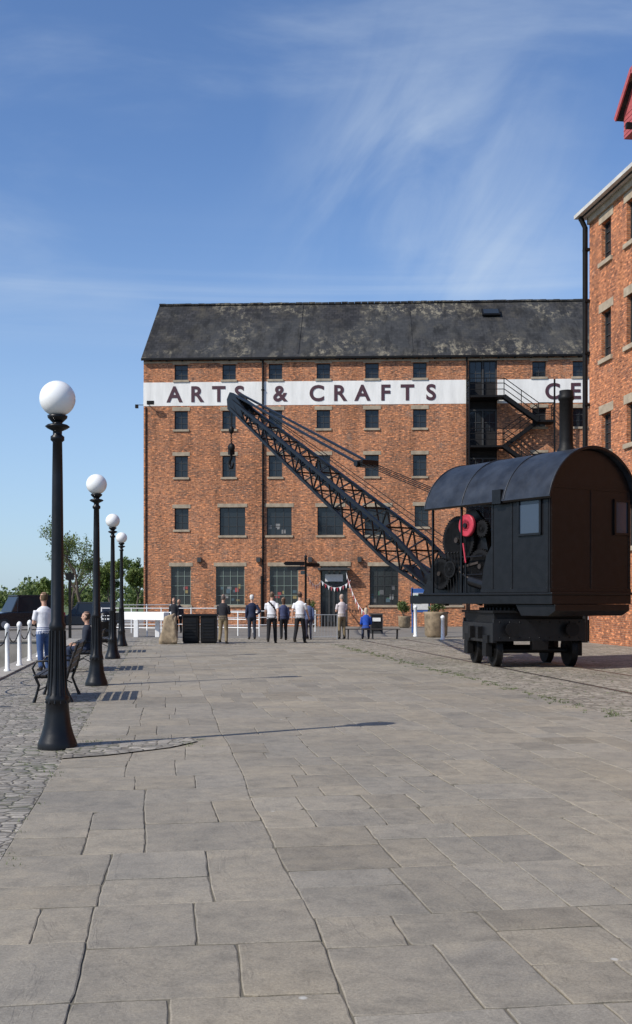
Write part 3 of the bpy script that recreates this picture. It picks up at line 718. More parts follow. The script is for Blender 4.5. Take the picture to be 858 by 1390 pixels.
# jib
b=MB(); A=Vector((2.95,0,2.10)); B=Vector((15.0,0,8.85)); D=(B-A).normalized(); N=Vector((-D.z,0,D.x)); LJ=(B-A).length
def prof_j(t):
    dep=np.interp(t,[0,.14,.65,1],[.35,.80,.55,.30]); wid=np.interp(t,[0,.2,1],[.60,.55,.20]); return dep,wid
nb=20
pt={}
for i in range(nb+1):
    t=i/nb; dp,wd=prof_j(t); c0=A+D*LJ*t
    for sy in(-1,1):
        for sn in(-1,1): pt[i,sy,sn]=c0+N*sn*dp/2+Vector((0,sy*wd,0))
for i in range(nb):
    for sy in(-1,1):
        for sn in(-1,1):
            b.beam(pt[i,sy,sn],pt[i+1,sy,sn],.09,.10,BLACK,(0,1,0))
        b.beam(pt[i,sy,-1],pt[i+1,sy,1],.025,.055,BLACK,(0,1,0)); b.beam(pt[i,sy,1]+Vector((0,-sy*.03,0)),pt[i+1,sy,-1]+Vector((0,-sy*.03,0)),.025,.055,BLACK,(0,1,0))
        if i%2==0: b.beam(pt[i,sy,-1],pt[i,sy,1],.035,.05,BLACK,(0,1,0))
    for sn in(-1,1):
        if i%2==0: b.beam(pt[i,-1,sn],pt[i,1,sn],.05,.04,BLACK,(1,0,0))
        if i%2: b.beam(pt[i,-1,sn],pt[i+1,1,sn],.04,.025,BLACK)
        else: b.beam(pt[i,1,sn],pt[i+1,-1,sn],.04,.025,BLACK)
for sy in(-1,1):
    b.beam(A+Vector((0,sy*.60,0))-D*.25,A+Vector((0,sy*.6,0))+D*1.1,.05,.42,BLACK,(0,1,0))
    q0=B+Vector((0,sy*.2,0)); 
    pl=[q0-D*1.0-N*.2,q0+D*.15-N*.25,q0+D*.38+N*.05,q0+D*.30+N*.36,q0+D*.05+N*.42,q0-D*1.0+N*.22]
    b.prism([(p.x,p.z) for p in pl],q0.y-.03,q0.y+.03,BLACK)
M_=Matrix.Translation(B+D*.1)@Matrix.Rotation(math.pi/2,4,'X'); b.lathe([(.27,-.07),(.22,-.02),(.22,.02),(.27,.07)],BLACKM,32,M_,False)
M_=Matrix.Translation(B-D*.4+N*.3)@Matrix.Rotation(math.pi/2,4,'X'); b.lathe([(.17,-.07),(.13,-.02),(.13,.02),(.17,.07)],BLACKM,28,M_,False)
b.tube([A+Vector((0,-.75,0)),A+Vector((0,.75,0))],.07,BLACKM,12)
b.build('lattice_jib',cr,bevel=0)
b=MB(); J2=Vector((6.78,0,5.82)); top=B+N*.38+D*.05
for sy in(-1,1):
    b.beam(top+Vector((0,sy*.2,0)),J2+Vector((0,sy*.28,0)),.05,.12,BLACK,(0,1,0))
b.tube([J2+Vector((0,-.4,0)),J2+Vector((0,.4,0))],.10,BLACK,14)
b.box(J2+Vector((-.05,0,0)),(.35,.6,.2),BLACK)
b.build('derricking_bars',cr)
b=MB()
for y in(-.3,-.1,.1,.3): b.tube([J2+Vector((-.1,y,0)),Vector((1.3,y,3.95))],.014,BLACKM,6)
for y in(-.1,.1):
    b.tube([B+N*.4+Vector((0,y*.5,0)),A+D*LJ*.5+N*.75+Vector((0,y,0)),Vector((1.85,y*2,2.7))],.012,BLACKM,6)
b.build('ropes',cr)
b=MB(); hx=B.x+.1+.27
b.tube([(hx,0,8.95),(hx,0,8.1)],.014,BLACKM,6); b.tube([(hx-.05,0,8.9),(hx-.05,0,8.1)],.014,BLACKM,6)
b.sphere((hx,0,7.98),.12,BLACKM,14,8,(1,.8,1.3))
z=7.85
for k in range(7):
    M_=Matrix.Translation((hx,0,z-.06*k))@Matrix.Rotation(math.pi/2*(k%2),4,'Z'); pts=[M_@Vector((.03*math.cos(a),0,.045*math.sin(a))) for a in np.linspace(0,2*math.pi,9)]; b.tube(pts,.011,BLACKM,6)
b.sphere((hx,0,7.32),.17,BLACKM,16,10,(1,.75,1)); b.box((hx,0,7.14),(.16,.2,.16),BLACKM)
pts=[(hx+.0,0,7.08),(hx+.0,0,6.92),(hx+.12,0,6.83),(hx+.16,0,6.7),(hx+.08,0,6.57),(hx-.06,0,6.57),(hx-.14,0,6.68),(hx-.12,0,6.78)]
b.tube(pts,[.05,.05,.055,.06,.06,.055,.04,.015],BLACKM,10)
b.build('hook_block',cr)

# ------------------------------------------------------------------ benches
def bench(name,loc,rz,L=1.8,back=True):
    e=empty(name,loc,rz); b=MB()
    for k in range(5): b.box((0,-.18+k*.1,.44),(L,.08,.03),WOOD)
    if back:
        for k in range(4): b.box((0,-.27-.035*k,.55+k*.11),(L,.025,.085),WOOD,Matrix.Rotation(.25,3,'X'))
    b.build('slats',e,bevel=.006); b=MB()
    for x in([-L/2+.12,L/2-.12] if L<2 else [-L/2+.12,0,L/2-.12]):
        b.tube([(x,.28,0),(x,.24,.12),(x,.2,.28),(x,.26,.42)],[.03,.02,.022,.025],BLACK,8)
        b.tube([(x,-.32,0),(x,-.26,.14),(x,-.2,.3),(x,-.24,.42)]+([(x,-.32,.7),(x,-.42,.95)] if back else []),[.03,.02,.022,.025]+([.02,.018] if back else []),BLACK,8)
        b.tube([(x,.26,.41),(x,-.24,.41)],.022,BLACK,8); b.tube([(x,.2,.2),(x,0,.3),(x,-.2,.2)],.012,BLACK,6)
        if back: b.tube([(x,.25,.42),(x,.30,.55),(x,.24,.66),(x,0,.67),(x,-.32,.68)],.017,BLACK,8)
    b.build('cast_iron_frame',e)
    return e
fl=A8+math.pi/2
u1,v1=UV(P(80,18.4)); bench('park_bench',Q(u1,-1.72,.018),fl,1.8)
bench('park_bench',Q(26.6,-1.75,.018),fl,1.8); bench('park_bench',Q(35.5,-1.8,.018),fl,1.8)
bench('backless_bench',P(506,46.5,.0),math.radians(180),2.3,False)

# ------------------------------------------------------------------ people
def person(name,loc,rz,H=1.75,shirt=(.7,.7,.7),trou=(.03,.03,.03),hair=(.05,.035,.025),sleeves='short',pose='stand',legs=0.,arms=None,hat=None,headturn=0.,bag=None,female=False,lean=0.):
    ms={'skin':SKIN,'shirt':cloth('shirt',shirt),'trou':cloth('trousers',trou),'shoe':cloth('shoe',(.03,.025,.02)),'hair':cloth('hair',hair)}
    if hat: ms['hat']=cloth('hat',hat)
    labs=list(ms); V=[];Fc=[];L=[]
    def addv(vs,fs,lab): 
        o=len(V); V.extend(vs); L.extend([labs.index(lab)]*len(vs)); Fc.extend([tuple(o+i for i in f) for f in fs])
    def loft(rings,lab,n=18):
        vs=[];fs=[]
        R2=[]
        for i in range(len(rings)-1):
            a=np.array(rings[i],float);c_=np.array(rings[i+1],float);k=max(1,int(np.linalg.norm(c_[:3]-a[:3])/.025))
            for j in range(k): R2.append(a+(c_-a)*j/k)
        R2.append(np.array(rings[-1],float))
        for i,r_ in enumerate(R2):
            d=Vector((R2[min(i+1,len(R2)-1)]-R2[max(i-1,0)])[:3]).normalized(); ref=Vector((1,0,0)) if abs(d.x)<.9 else Vector((0,1,0))
            a=(ref-d*ref.dot(d)).normalized(); b_=d.cross(a)
            for j in range(n):
                t=2*math.pi*j/n; vs.append(Vector(r_[:3])+a*math.cos(t)*r_[3]+b_*math.sin(t)*r_[4])
        m=len(R2)
        for i in range(m-1):
            for j in range(n): k=(j+1)%n; fs.append((i*n+j,i*n+k,(i+1)*n+k,(i+1)*n+j))
        fs.append(tuple(range(n))[::-1]); fs.append(tuple(range((m-1)*n,m*n))); addv(vs,fs,lab)
    def limb(pts,rs,lab): loft([(*p,r_,r_) for p,r_ in zip(pts,rs)],lab,14)
    sit=pose=='sit'; pz=.55 if sit else .95
    sw=.93 if female else 1.
    def T(x,dz,y=0): return (x,y+dz*lean,pz+dz)
    loft([(*T(0,-.13),.12,.09),(*T(0,-.06),.165,.12),(*T(0,.06),.165*sw,.12)],'trou')
    loft([(*T(0,-.07),.176,.134),(*T(0,.04),.168*sw,.128),(*T(0,.13),.152*sw,.118),(*T(0,.28),.172*sw,.12),(*T(0,.40),.182*sw,.115),(*T(0,.47),.15*sw,.095),(*T(0,.52),.075,.065)],'shirt')
    nk=Vector(T(0,.50,0)); limb([nk,nk+Vector((0,.01,.12))],[.056,.052],'skin')
    hc=nk+Vector((0,.03,.21)); Rh=Matrix.Rotation(headturn,3,'Z')
    def h(x,y,z): return tuple(hc+Rh@Vector((x,y,z)))
    loft([(*h(0,.03,-.125),.03,.03),(*h(0,.022,-.10),.05,.06),(*h(0,.01,-.05),.066,.085),(*h(0,0,.02),.075,.095),(*h(0,-.005,.07),.066,.085),(*h(0,-.005,.11),.03,.04)],'skin')
    limb([h(0,.09,.01),h(0,.112,-.03)],[.010,.016],'skin')
    for sx in(-1,1): loft([(*h(sx*.076,-.005,-.035),.008,.014),(*h(sx*.08,-.008,0),.010,.02),(*h(sx*.078,-.01,.028),.007,.014)],'skin')
    hl='hair'
    loft([(*h(0,-.035,-.06 if not female else -.16),.062,.062),(*h(0,-.03,0),.08,.082),(*h(0,-.02,.05),.081,.092),(*h(0,-.012,.095),.066,.08),(*h(0,-.01,.128),.03,.035)],hl)
    if hat:
        loft([(*h(0,-.01,.05),.088,.104),(*h(0,-.01,.10),.082,.098),(*h(0,-.01,.14),.05,.06)],'hat'); loft([(*h(0,.06,.055),.07,.07),(*h(0,.085,.062),.065,.065)],'hat')
    hands=[]
    for i,sx in enumerate((-1,1)):
        sh=Vector(T(sx*.175*sw,.425))
        am=(arms[i] if arms else None)
        if am is None or am=='down': el=sh+Vector((sx*.05,-.03,-.28)); wr=el+Vector((sx*.0,.06,-.25))
        elif am=='fwd': el=sh+Vector((sx*.04,.06,-.27)); wr=el+Vector((-sx*.08,.2,.0))
        elif am=='hip': el=sh+Vector((sx*.14,-.08,-.24)); wr=el+Vector((-sx*.13,.10,-.14))
        elif am=='swingf': el=sh+Vector((sx*.05,.10,-.26)); wr=el+Vector((0,.15,-.19))
        elif am=='swingb': el=sh+Vector((sx*.05,-.12,-.25)); wr=el+Vector((0,-.02,-.25))
        elif am=='lap': el=sh+Vector((sx*.05,.04,-.28)); wr=el+Vector((-sx*.1,.22,-.06))
        if sleeves=='long': limb([sh,el,wr-(wr-el)*.06],[.068,.055,.04],'shirt'); limb([wr-(wr-el)*.1,wr],[.027,.026],'skin')
        else: limb([sh,sh.lerp(el,.72)],[.068,.062],'shirt'); limb([sh.lerp(el,.4),el,wr],[.046,.042,.026],'skin')
        d=(wr-el).normalized(); side=d.cross(Vector((1,0,0))).normalized()
        loft([(*wr,.022,.026),(*(wr+d*.04),.018,.038),(*(wr+d*.09),.016,.038)],'skin'); hands.append((wr,d,side,sx))
        hp=Vector((sx*.09,0,pz-.04))
        if sit:
            kn=Vector((sx*.12,.43,.50)); an=Vector((sx*.13,.40+legs*sx,.10))
        else:
            kn=Vector((sx*.10,.03+sx*legs*.55,.50)); an=Vector((sx*.11,-.02+sx*legs,.09+ (.05 if sx*legs<0 else 0)))
        limb([hp,kn,an],[.098,.070,.056],'trou')
        loft([(*(an+Vector((0,-.035,-.04))),.038,.045),(*(an+Vector((0,.06,-.05))),.045,.035),(*(an+Vector((sx*.015,.15,-.06))),.040,.026)],'shoe')
        limb([an+Vector((0,0,.02)),an+Vector((0,0,-.05))],[.04,.045],'shoe')
    if bag:
        ms['bag']=cloth('bag',bag); labs.append('bag'); loft([(.24,-.05,pz-.18,.05,.11),(.24,-.05,pz+.12,.045,.10)],'bag'); limb([(.22,-.05,pz+.1),(.05,-.13,pz+.35),(-.1,-.08,pz+.50),(-.06,.05,pz+.49)],[.018,.018,.018,.018],'bag')
    me=bpy.data.meshes.new('tmp'); me.from_pydata([tuple(v) for v in V],[],Fc)
    bm=bmesh.new(); bm.from_mesh(me); bmesh.ops.recalc_face_normals(bm,faces=bm.faces); bm.to_mesh(me); bm.free()
    ob=bpy.data.objects.new('tmp',me); scene.collection.objects.link(ob)
    r_=ob.modifiers.new('r','REMESH'); r_.mode='VOXEL'; r_.voxel_size=.0165
    s_=ob.modifiers.new('s','SMOOTH'); s_.iterations=2; s_.factor=.5
    bpy.context.view_layer.update(); dg=bpy.context.evaluated_depsgraph_get()
    nm=bpy.data.meshes.new_from_object(ob.evaluated_get(dg)); bpy.data.objects.remove(ob)
    kd=kdtree.KDTree(len(V))
    for i,v in enumerate(V): kd.insert(v,i)
    kd.balance()
    vs=[v.co[:] for v in nm.vertices]
    b=MB()
    b.mats=[ms[l_] for l_ in labs]
    b.v=vs
    for p in nm.polygons:
        b.f.append(list(p.vertices)); b.fs.append(True); b.fm.append(L[kd.find(p.center)[1]])
    for sx in(-1,1):
        b.sphere(h(sx*.03,.088,.005),.009,EYE,8,6)
    b.tube([h(-.022,.09,-.07),h(0,.097,-.07),h(.022,.09,-.07)],.006,LIP,6)
    for wr,d,side,sx in hands:
        for k in range(4):
            off=side*(-.028+.019*k); p0=wr+d*.08+off; ln=(.07,.08,.075,.06)[k]; cv=Vector((-sx*.012,.01,0))
            b.tube([p0,p0+d*ln*.5,p0+d*ln*.8+cv,p0+d*ln*.95+cv*2.2],[.0095,.009,.008,.006],SKIN,7)
        p0=wr+d*.03+side*.03*(1 if side.y>0 else -1); b.tube([p0,p0+d*.035+Vector((0,.025,0)),p0+d*.065+Vector((0,.03,0))],[.012,.010,.008],SKIN,7)
    o=b.build(name,loc=loc,rz=rz,recalc=False); k=H/1.75; o.scale=(k,k,k); return o
NAVY=(.02,.028,.06); KH=(.22,.17,.10); BLK=(.015,.015,.017); WSH=(.66,.66,.68)
person('standing_man',P(60,24.75,.018),math.radians(35),1.78,(.68,.68,.70),(.05,.09,.20),(.10,.07,.04),'short',legs=.08,arms=['fwd','down'])
person('seated_man',Q(26.6,-1.72,.0),fl,1.75,(.03,.035,.05),(.03,.04,.07),(.06,.04,.03),'long','sit',arms=['lap','lap'],headturn=-.3)
person('standing_man',P(303,41.9),math.radians(-12),1.84,(.025,.025,.03),KH,(.12,.10,.09),'long',legs=.05,arms=['fwd','fwd'])
person('standing_man',P(342,46.5),math.radians(10),1.84,NAVY,(.03,.035,.05),(.55,.54,.52),'long',arms=['down','hip'],hat=(.6,.6,.58))
person('walking_man',P(369,42.2),math.radians(-5),1.94,WSH,BLK,(.10,.07,.05),'short',legs=.14,arms=['swingf','swingb'],bag=BLK)
person('standing_woman',P(385,45.5),math.radians(15),1.74,(.05,.06,.12),BLK,(.09,.05,.03),'long',legs=.06,female=True,arms=['fwd','down'])
person('walking_man',P(407,42.3),math.radians(-20),1.94,WSH,BLK,(.06,.04,.03),'short',legs=.2,arms=['swingb','swingf'])
person('standing_woman',P(419,46),math.radians(5),1.70,(.09,.12,.22),(.04,.04,.06),(.10,.06,.03),'long',legs=.07,female=True)
person('standing_man',P(464,47),math.radians(25),1.88,(.55,.50,.50),KH,(.30,.27,.24),'short',arms=['fwd','fwd'],headturn=.3)
person('seated_woman',P(497,46.5),math.radians(0),1.70,(.02,.07,.35),(.05,.06,.10),(.50,.42,.32),'long','sit',arms=['lap','lap'],female=True,lean=.15)
person('standing_man',P(236,56),math.radians(180),1.75,(.03,.03,.035),BLK,(.05,.04,.03),'long')
person('standing_woman',P(243,56.3),math.radians(170),1.68,(.06,.05,.06),BLK,(.08,.05,.03),'long',female=True)

# ------------------------------------------------------------------ railings etc
def railing(name,p,q,h=1.1,m=WHITE,step=1.6,rails=(.35,.7,1.0),r=.03,balus=0):
    b=MB(); p=Vector(p);q=Vector(q);n=max(1,round((q-p).length/step))
    for i in range(n+1):
        t=p.lerp(q,i/n); b.tube([t,t+Vector((0,0,h+.04))],r,m,8)
    for k in rails: b.tube([p+Vector((0,0,h*k)),q+Vector((0,0,h*k))],r*.75,m,8)
    if balus:
        nb_=int((q-p).length/balus)
        for i in range(1,nb_): t=p.lerp(q,i/nb_); b.tube([t+Vector((0,0,h*rails[0])),t+Vector((0,0,h))],.009,m,5)
    return b.build(name)
railing('white_railing',P(138,52),P(232,50)); railing('white_railing',P(138,56),P(300,56),1.25)
railing('white_railing',P(295,52),P(352,50.5)); railing('white_railing',P(300,56),P(428,58)); railing('white_railing',P(165,60),P(232,63),1.4)
b=MB(); b.beam(P(168,50,.95),P(226,48.5,.95),.35,.35,WHITE); b.beam(P(168,50,.95),P(160,50.1,.95),.36,.36,BLACK)
for px in(185,214): p_=P(px,49.4,0); b.beam(p_,p_+Vector((0,0,.8)),.2,.2,WHITE)
b.build('lock_balance_beam',bevel=.02)
railing('crowd_barrier',P(424,46),P(458,46),1.05,GREYM,1.1,(.12,1.0),.02,.12)
for k in range(11):
    U=17+k*2.15; p_=Q(U,-3.42,.05); b=MB()
    b.lathe([(.075,0),(.075,.04),(.05,.06),(.048,.95),(.065,.97),(.065,1.02),(.04,1.07),(.001,1.09)],WHITE,16)
    o=b.build('quay_post',loc=p_)
b=MB()
for k in range(10):
    U=17+k*2.15
    pts=[Q(U+2.15*t,-3.42,.95-.28*(1-(2*t-1)**2)) for t in np.linspace(0,1,9)]; b.tube(pts,.014,BLACKM,6)
b.build('quay_chain')
def rock(name,loc,sz,seed,m=ROCK):
    bm=bmesh.new(); bmesh.ops.create_icosphere(bm,subdivisions=4,radius=1)
    from mathutils import noise
    for v in bm.verts:
        n_=noise.noise(v.co*1.3+Vector((seed,0,0)))*.25+noise.noise(v.co*3.5+Vector((seed,0,0)))*.10+noise.noise(v.co*9)*.03
        c_=v.co; q_=Vector([math.copysign(abs(x)**.6,x) for x in c_])*(1+n_)
        tp=1-.38*(q_.z+1)/2
        v.co=Vector((q_.x*sz[0]*tp+.06*q_.z,q_.y*sz[1]*tp,(q_.z+.9)*sz[2]))
    me=bpy.data.meshes.new(name); bm.to_mesh(me); bm.free(); me.materials.append(m)
    for p in me.polygons:p.use_smooth=True
    o=bpy.data.objects.new(name,me); scene.collection.objects.link(o); o.location=loc
rock('standing_stone',P(230,41.5),(.38,.28,.60),3)
b=MB()
for x in(-.32,.36):
    b.bb((x-.3,-.3,.08),(x+.3,.3,1.05),BLACKM); b.bb((x-.34,-.34,1.05),(x+.34,.34,1.13),BLACK); b.bb((x-.24,-.315,.2),(x+.24,-.302,.95),BLACK); b.bb((x-.28,-.25,0),(x+.28,.25,.08),BLACKM)
    for k in range(5): b.bb((x-.2,-.33,.3+k*.12),(x+.2,-.317,.34+k*.12),BLACKM)
b.build('utility_cabinet',loc=P(271,42.3),bevel=.012)
def bin_(px,d,m=BLACK):
    b=MB(); b.lathe([(.22,0),(.24,.03),(.24,.75),(.27,.77),(.27,.83),(.24,.85)],m,24)
    for k in range(4): a=k*math.pi/2; b.box((.22*math.cos(a),.22*math.sin(a),.95),(.04,.04,.22),m)
    b.lathe([(.27,1.05),(.27,1.09),(.15,1.2),(.02,1.24)],m,24); b.build('litter_bin',loc=P(px,d,.02))
bin_(795,44.5); bin_(143,43)
b=MB()
for x in(-.7,.7): b.beam((x,0,0),(x,0,1.0),.06,.06,RED); b.beam((x,-.3,.03),(x,.3,.03),.06,.05,BLACKM)
for k in range(7): b.box((-.6+k*.2,0,.85),(.2,.03,.2),RED if k%2 else WHITE)
b.box((0,0,.45),(1.4,.03,.12),RED); b.build('red_barrier',loc=P(790,47,.015),rz=.2)
def bollard(px,d,h=1.0):
    b=MB(); b.lathe([(.10,0),(.10,.05),(.075,.08),(.07,h-.12),(.09,h-.1),(.09,h-.05),(.05,h),(.002,h+.02)],WHITE,18); b.build('white_bollard',loc=P(px,d,.015))
bollard(601,46); bollard(564,50,1.4); bollard(655,50)
b=MB(); h=ZP(757,47)
b.lathe([(.14,0),(.14,.1),(.08,.25),(.055,.5),(.045,h-.1),(.07,h-.08),(.05,h),(.07,h+.05),(.002,h+.16)],BLACK,18)
def finger(z,a,L):
    R=Matrix.Rotation(a,3,'Z'); pl=[(.05,-.08),(L-.08,-.08),(L,0),(L-.08,.08),(.05,.08)]
    vs=[R@Vector((x,s_*.012,zz_))+Vector((0,0,z)) for s_ in(-1,1) for x,zz_ in pl]
    b.add(vs,[(0,1,2,3,4),(9,8,7,6,5)]+[(i,(i+1)%5,(i+1)%5+5,i+5) for i in range(5)],BLACK)
finger(h-.25,math.pi+.15,.95); finger(h-.45,math.pi-.3,.85); finger(h-.3,.5,.7); finger(h-.62,1.9,.7)
b.build('fingerpost_sign',loc=P(415,47))
b=MB(); 
for s_ in(-1,1): b.box((0,s_*.16,.5),(.62,.03,1.02),FRAMED,Matrix.Rotation(s_*.2,3,'X')); b.box((0,s_*.182,.54),(.52,.012,.82),BLUE if s_>0 else BLACKM,Matrix.Rotation(s_*.2,3,'X'))
b.box((0,-.2,.70),(.4,.012,.18),PAPER,Matrix.Rotation(-.2,3,'X')); b.build('a_board_sign',loc=P(511,55))
b=MB()
for x in(-.42,.42): b.beam((x,0,0),(x,0,2.3),.07,.07,BLUE)
b.box((0,0,1.65),(.95,.07,1.2),BLUE); b.box((0,-.045,1.6),(.78,.02,.85),PAPER); b.box((-.15,-.06,1.7),(.35,.01,.45),mat('map_green',(.25,.4,.3),.6,0,.5,12,0)); b.build('notice_board',loc=P(571,56),bevel=.008)
b=MB(); b.beam((0,0,0),(0,0,2.9),.11,.11,BLACKM); b.box((0,0,2.7),(.35,.1,.3),BLACKM); b.build('information_post',loc=P(95,48.5))
def leaves(name,centers,radii,n,size,m,parent=None):
    vs=[];fs=[]
    for c_,r_ in zip(centers,radii):
        for _ in range(n):
            d=np.random.normal(size=3); d/=np.linalg.norm(d); p=np.array(c_)+d*np.array(r_)*(np.random.rand()**.45)
            a=np.random.normal(size=3);a/=np.linalg.norm(a);b_=np.cross(a,np.random.normal(size=3));b_/=np.linalg.norm(b_)
            s_=size*(.5+np.random.rand());o=len(vs);vs+= [tuple(p-a*s_*.5),tuple(p+b_*s_*.3),tuple(p+a*s_*.5),tuple(p-b_*s_*.3)];fs.append((o,o+1,o+2,o+3))
    me=bpy.data.meshes.new(name);me.from_pydata(vs,[],fs);me.materials.append(m);o=bpy.data.objects.new(name,me);scene.collection.objects.link(o)
    if parent:o.parent=parent
    return o
def planter(px,d,h=1.0,r=.45):
    e=empty('plant_pot',P(px,d)); b=MB(); b.lathe([(r*.7,0),(r,.1*h),(r*1.05,.9*h),(r*1.15,h),(r*.95,h),(r*.95,h*.9)],ROCK,24); b.build('pot',e)
    cs=[(ru(-.3,.3),ru(-.3,.3),h+ru(.1,.75)) for _ in range(14)]; leaves('shrub',cs,[(.22,.22,.22)]*14,110,.09,LEAF2,e)
    b=MB()
    for c_ in cs: b.tube([(0,0,h*.8),(c_[0]*.5,c_[1]*.5,h+.1),c_],[.015,.01,.004],BARK,5)
    b.build('stems',e)
planter(592,49,1.15,.5); planter(549,66.5,.7,.35); planter(422,68,.7,.35)
b=MB()
def bunt(p,q,n=12):
    p=Vector(p);q=Vector(q);pts=[p.lerp(q,t)-Vector((0,0,.45*(1-(2*t-1)**2))) for t in np.linspace(0,1,n+1)]; b.tube(pts,.008,WHITE,5)
    cm=[WHITE,RED,WHITE,pm[6]]
    for i in range(n):
        a,c_=pts[i],pts[i+1];mid=(a+c_)/2-Vector((0,ru(-.05,.05),.28)); b.add([a.lerp(c_,.1),a.lerp(c_,.9),mid],[(0,1,2)],cm[i%4])
bunt(P(415,47,2.9),P(436,69,2.9)); bunt(P(470,62,3.2),P(500,50,1.0),14); bunt(P(436,69,2.9),P(476,69,2.9),10)
b.build('bunting',recalc=False)

# ------------------------------------------------------------------ vehicles
def car(name,loc,rz,paint,L=4.4,W=1.8,H=1.5,van=False):
    e=empty(name,loc,rz); hb=.78 if not van else 1.0
    body=[(-L/2,.35),(-L/2+.03,.75),(-L/2+.12,hb+.05),(L/2-1.15,hb+.02),(L/2-.25,hb-.12),(L/2,.6),(L/2,.32),(L/2-.3,.22),(-L/2+.3,.22)]
    b=MB(); b.prism(body,-W/2,W/2,paint); b.build('body',e,bevel=.06)
    r0,r1=(-L/2+.1,L/2-1.25); t0,t1=(-L/2+.3,L/2-1.85) if not van else (-L/2+.18,L/2-1.7)
    k=(W/2-.06); kt=W/2-.2; z0=hb;z1=H-.05
    vs=[(r0,-k,z0),(r1,-k,z0),(r1,k,z0),(r0,k,z0),(t0,-kt,z1),(t1,-kt,z1),(t1,kt,z1),(t0,kt,z1)]
    b=MB(); b.add(vs,[(3,2,1,0),(4,5,6,7),(0,1,5,4),(1,2,6,5),(2,3,7,6),(3,0,4,7)],GLASS); b.build('windows',e,bevel=.05)
    b=MB(); b.bb((t0-.03,-W/2+.19,H-.09),(t1+.05,W/2-.19,H),paint)
    for x in(r0+.1,(t0+t1)/2,t1+.1):
        for s_ in(-1,1): b.beam((x,s_*(W/2-.055),hb),(x+(0.0 if x<t1 else -.1),s_*(W/2-.19),H-.05),.03,.1,paint,(0,1,0))
    b.build('roof_and_pillars',e,bevel=.02); b=MB()
    for x in(-L/2+.8,L/2-.85):
        for s_ in(-1,1):
            M_=Matrix.Translation((x,s_*(W/2-.1),.33))@Matrix.Rotation(math.pi/2,4,'X'); b.lathe([(.2,-.12),(.33,-.11),(.33,.11),(.2,.12)],TYRE,24,M_,False); b.lathe([(.19,-.125),(.19,.125)],GREYM,16,M_,False)
    b.build('wheels',e); b=MB()
    for s_ in(-1,1): b.box((L/2-.06,s_*(W/2-.3),.68),(.12,.35,.14),PAPER); b.box((-L/2+.03,s_*(W/2-.2),.85),(.08,.2,.25),RED)
    b.box((L/2+.0,0,.45),(.03,.52,.11),PAPER); b.build('lights_and_plates',e)
car('parked_van',P(30,62),math.radians(215),CARB,4.4,1.9,1.95,True)
car('parked_car',P(112,64),math.radians(190),CARG,4.2,1.75,1.55)
car('parked_car',P(-50,66),math.radians(190),CARG,4.3,1.75,1.5)
# ------------------------------------------------------------------ trees
def tree(name,loc,H,spread,seed,nl=45,ls=.35,leafm_=LEAF):
    rs=random.Random(seed); e=empty(name,loc); b=MB(); tips=[]
    def br(p,d,L,r_,lev):
        pts=[p];q_=p.copy();dd=d.copy()
        for i in range(4):
            dd=(dd+Vector((rs.uniform(-.18,.18),rs.uniform(-.18,.18),rs.uniform(-.02,.15)))).normalized(); q_=q_+dd*L/4; pts.append(q_.copy())
        b.tube(pts,[r_,r_*.85,r_*.7,r_*.55,r_*.4],BARK,6)
        if lev>=1: tips.append(pts[2]);tips.append(pts[3]); tips.append(pts[4])
        if lev<3:
            for k in range(5 if lev==0 else 4):
                t=rs.uniform(.35,1) ; i=min(3,int(t*4)); s_=pts[i].lerp(pts[i+1],t*4-i) if t<1 else pts[4]
                a=rs.uniform(0,6.28); nd=(dd*.8+Vector((math.cos(a),math.sin(a),.25))*spread).normalized(); br(s_,nd,L*rs.uniform(.5,.68),r_*.45,lev+1)
    br(Vector((0,0,0)),Vector((0,0,1)),H*.55,H*.022,0)
    b.build('trunk_and_limbs',e)
    leaves('foliage',[tuple(t) for t in tips],[(.45*H/8,)*3]*len(tips),nl,ls,leafm_,e)
tree('tree',P(112,98),8.3,.7,4,10,.16); tree('tree',P(98,104),7.0,.8,9,10,.16); tree('tree',P(150,118),6.2,.9,12,28,.22); tree('tree',P(185,112),5.6,.9,15,28,.22)
tree('tree',P(60,150),5.2,.9,22,30,.3)
cs=[];rr=[]
for _ in range(150):
    d=ru(215,270); X=ru(-150,-12); hgt=ru(3.0,7.2)
    cs.append((X,d,hgt*.5)); rr.append((ru(2.5,4.5),2.5,hgt*.52))
leaves('distant_trees',cs,rr,260,.75,LEAF2)

# ------------------------------------------------------------------ light & sky
S=Vector((-.84,-.55,0)).normalized(); el=math.radians(41.5)
sd=bpy.data.lights.new('sun','SUN'); sd.energy=4.8; sd.angle=math.radians(.53); sd.color=(1,.95,.87)
so=bpy.data.objects.new('sun',sd); scene.collection.objects.link(so)
D_=-(S*math.cos(el)+Vector((0,0,math.sin(el)))); so.rotation_euler=D_.to_track_quat('-Z','Y').to_euler(); so.location=(-20,-20,30)
wd=bpy.data.worlds.new('World'); scene.world=wd; wd.use_nodes=True; nt=wd.node_tree
bg=nt.nodes['Background']; bg.inputs['Strength'].default_value=.108
sk=nt.nodes.new('ShaderNodeTexSky'); sk.sky_type='NISHITA'; sk.sun_disc=False; sk.sun_elevation=el; sk.sun_rotation=math.atan2(S.x,S.y)%(2*math.pi)
sk.air_density=1.0; sk.dust_density=.6; sk.ozone_density=2.5
tc=nt.nodes.new('ShaderNodeTexCoord'); sp=nt.nodes.new('ShaderNodeSeparateXYZ'); nt.links.new(tc.outputs['Generated'],sp.inputs[0])
def mth(op,a,b_=0.):
    x=nt.nodes.new('ShaderNodeMath'); x.operation=op
    for i,v in enumerate((a,b_)):
        if hasattr(v,'is_output'): nt.links.new(v,x.inputs[i])
        else: x.inputs[i].default_value=v
    return x.outputs[0]
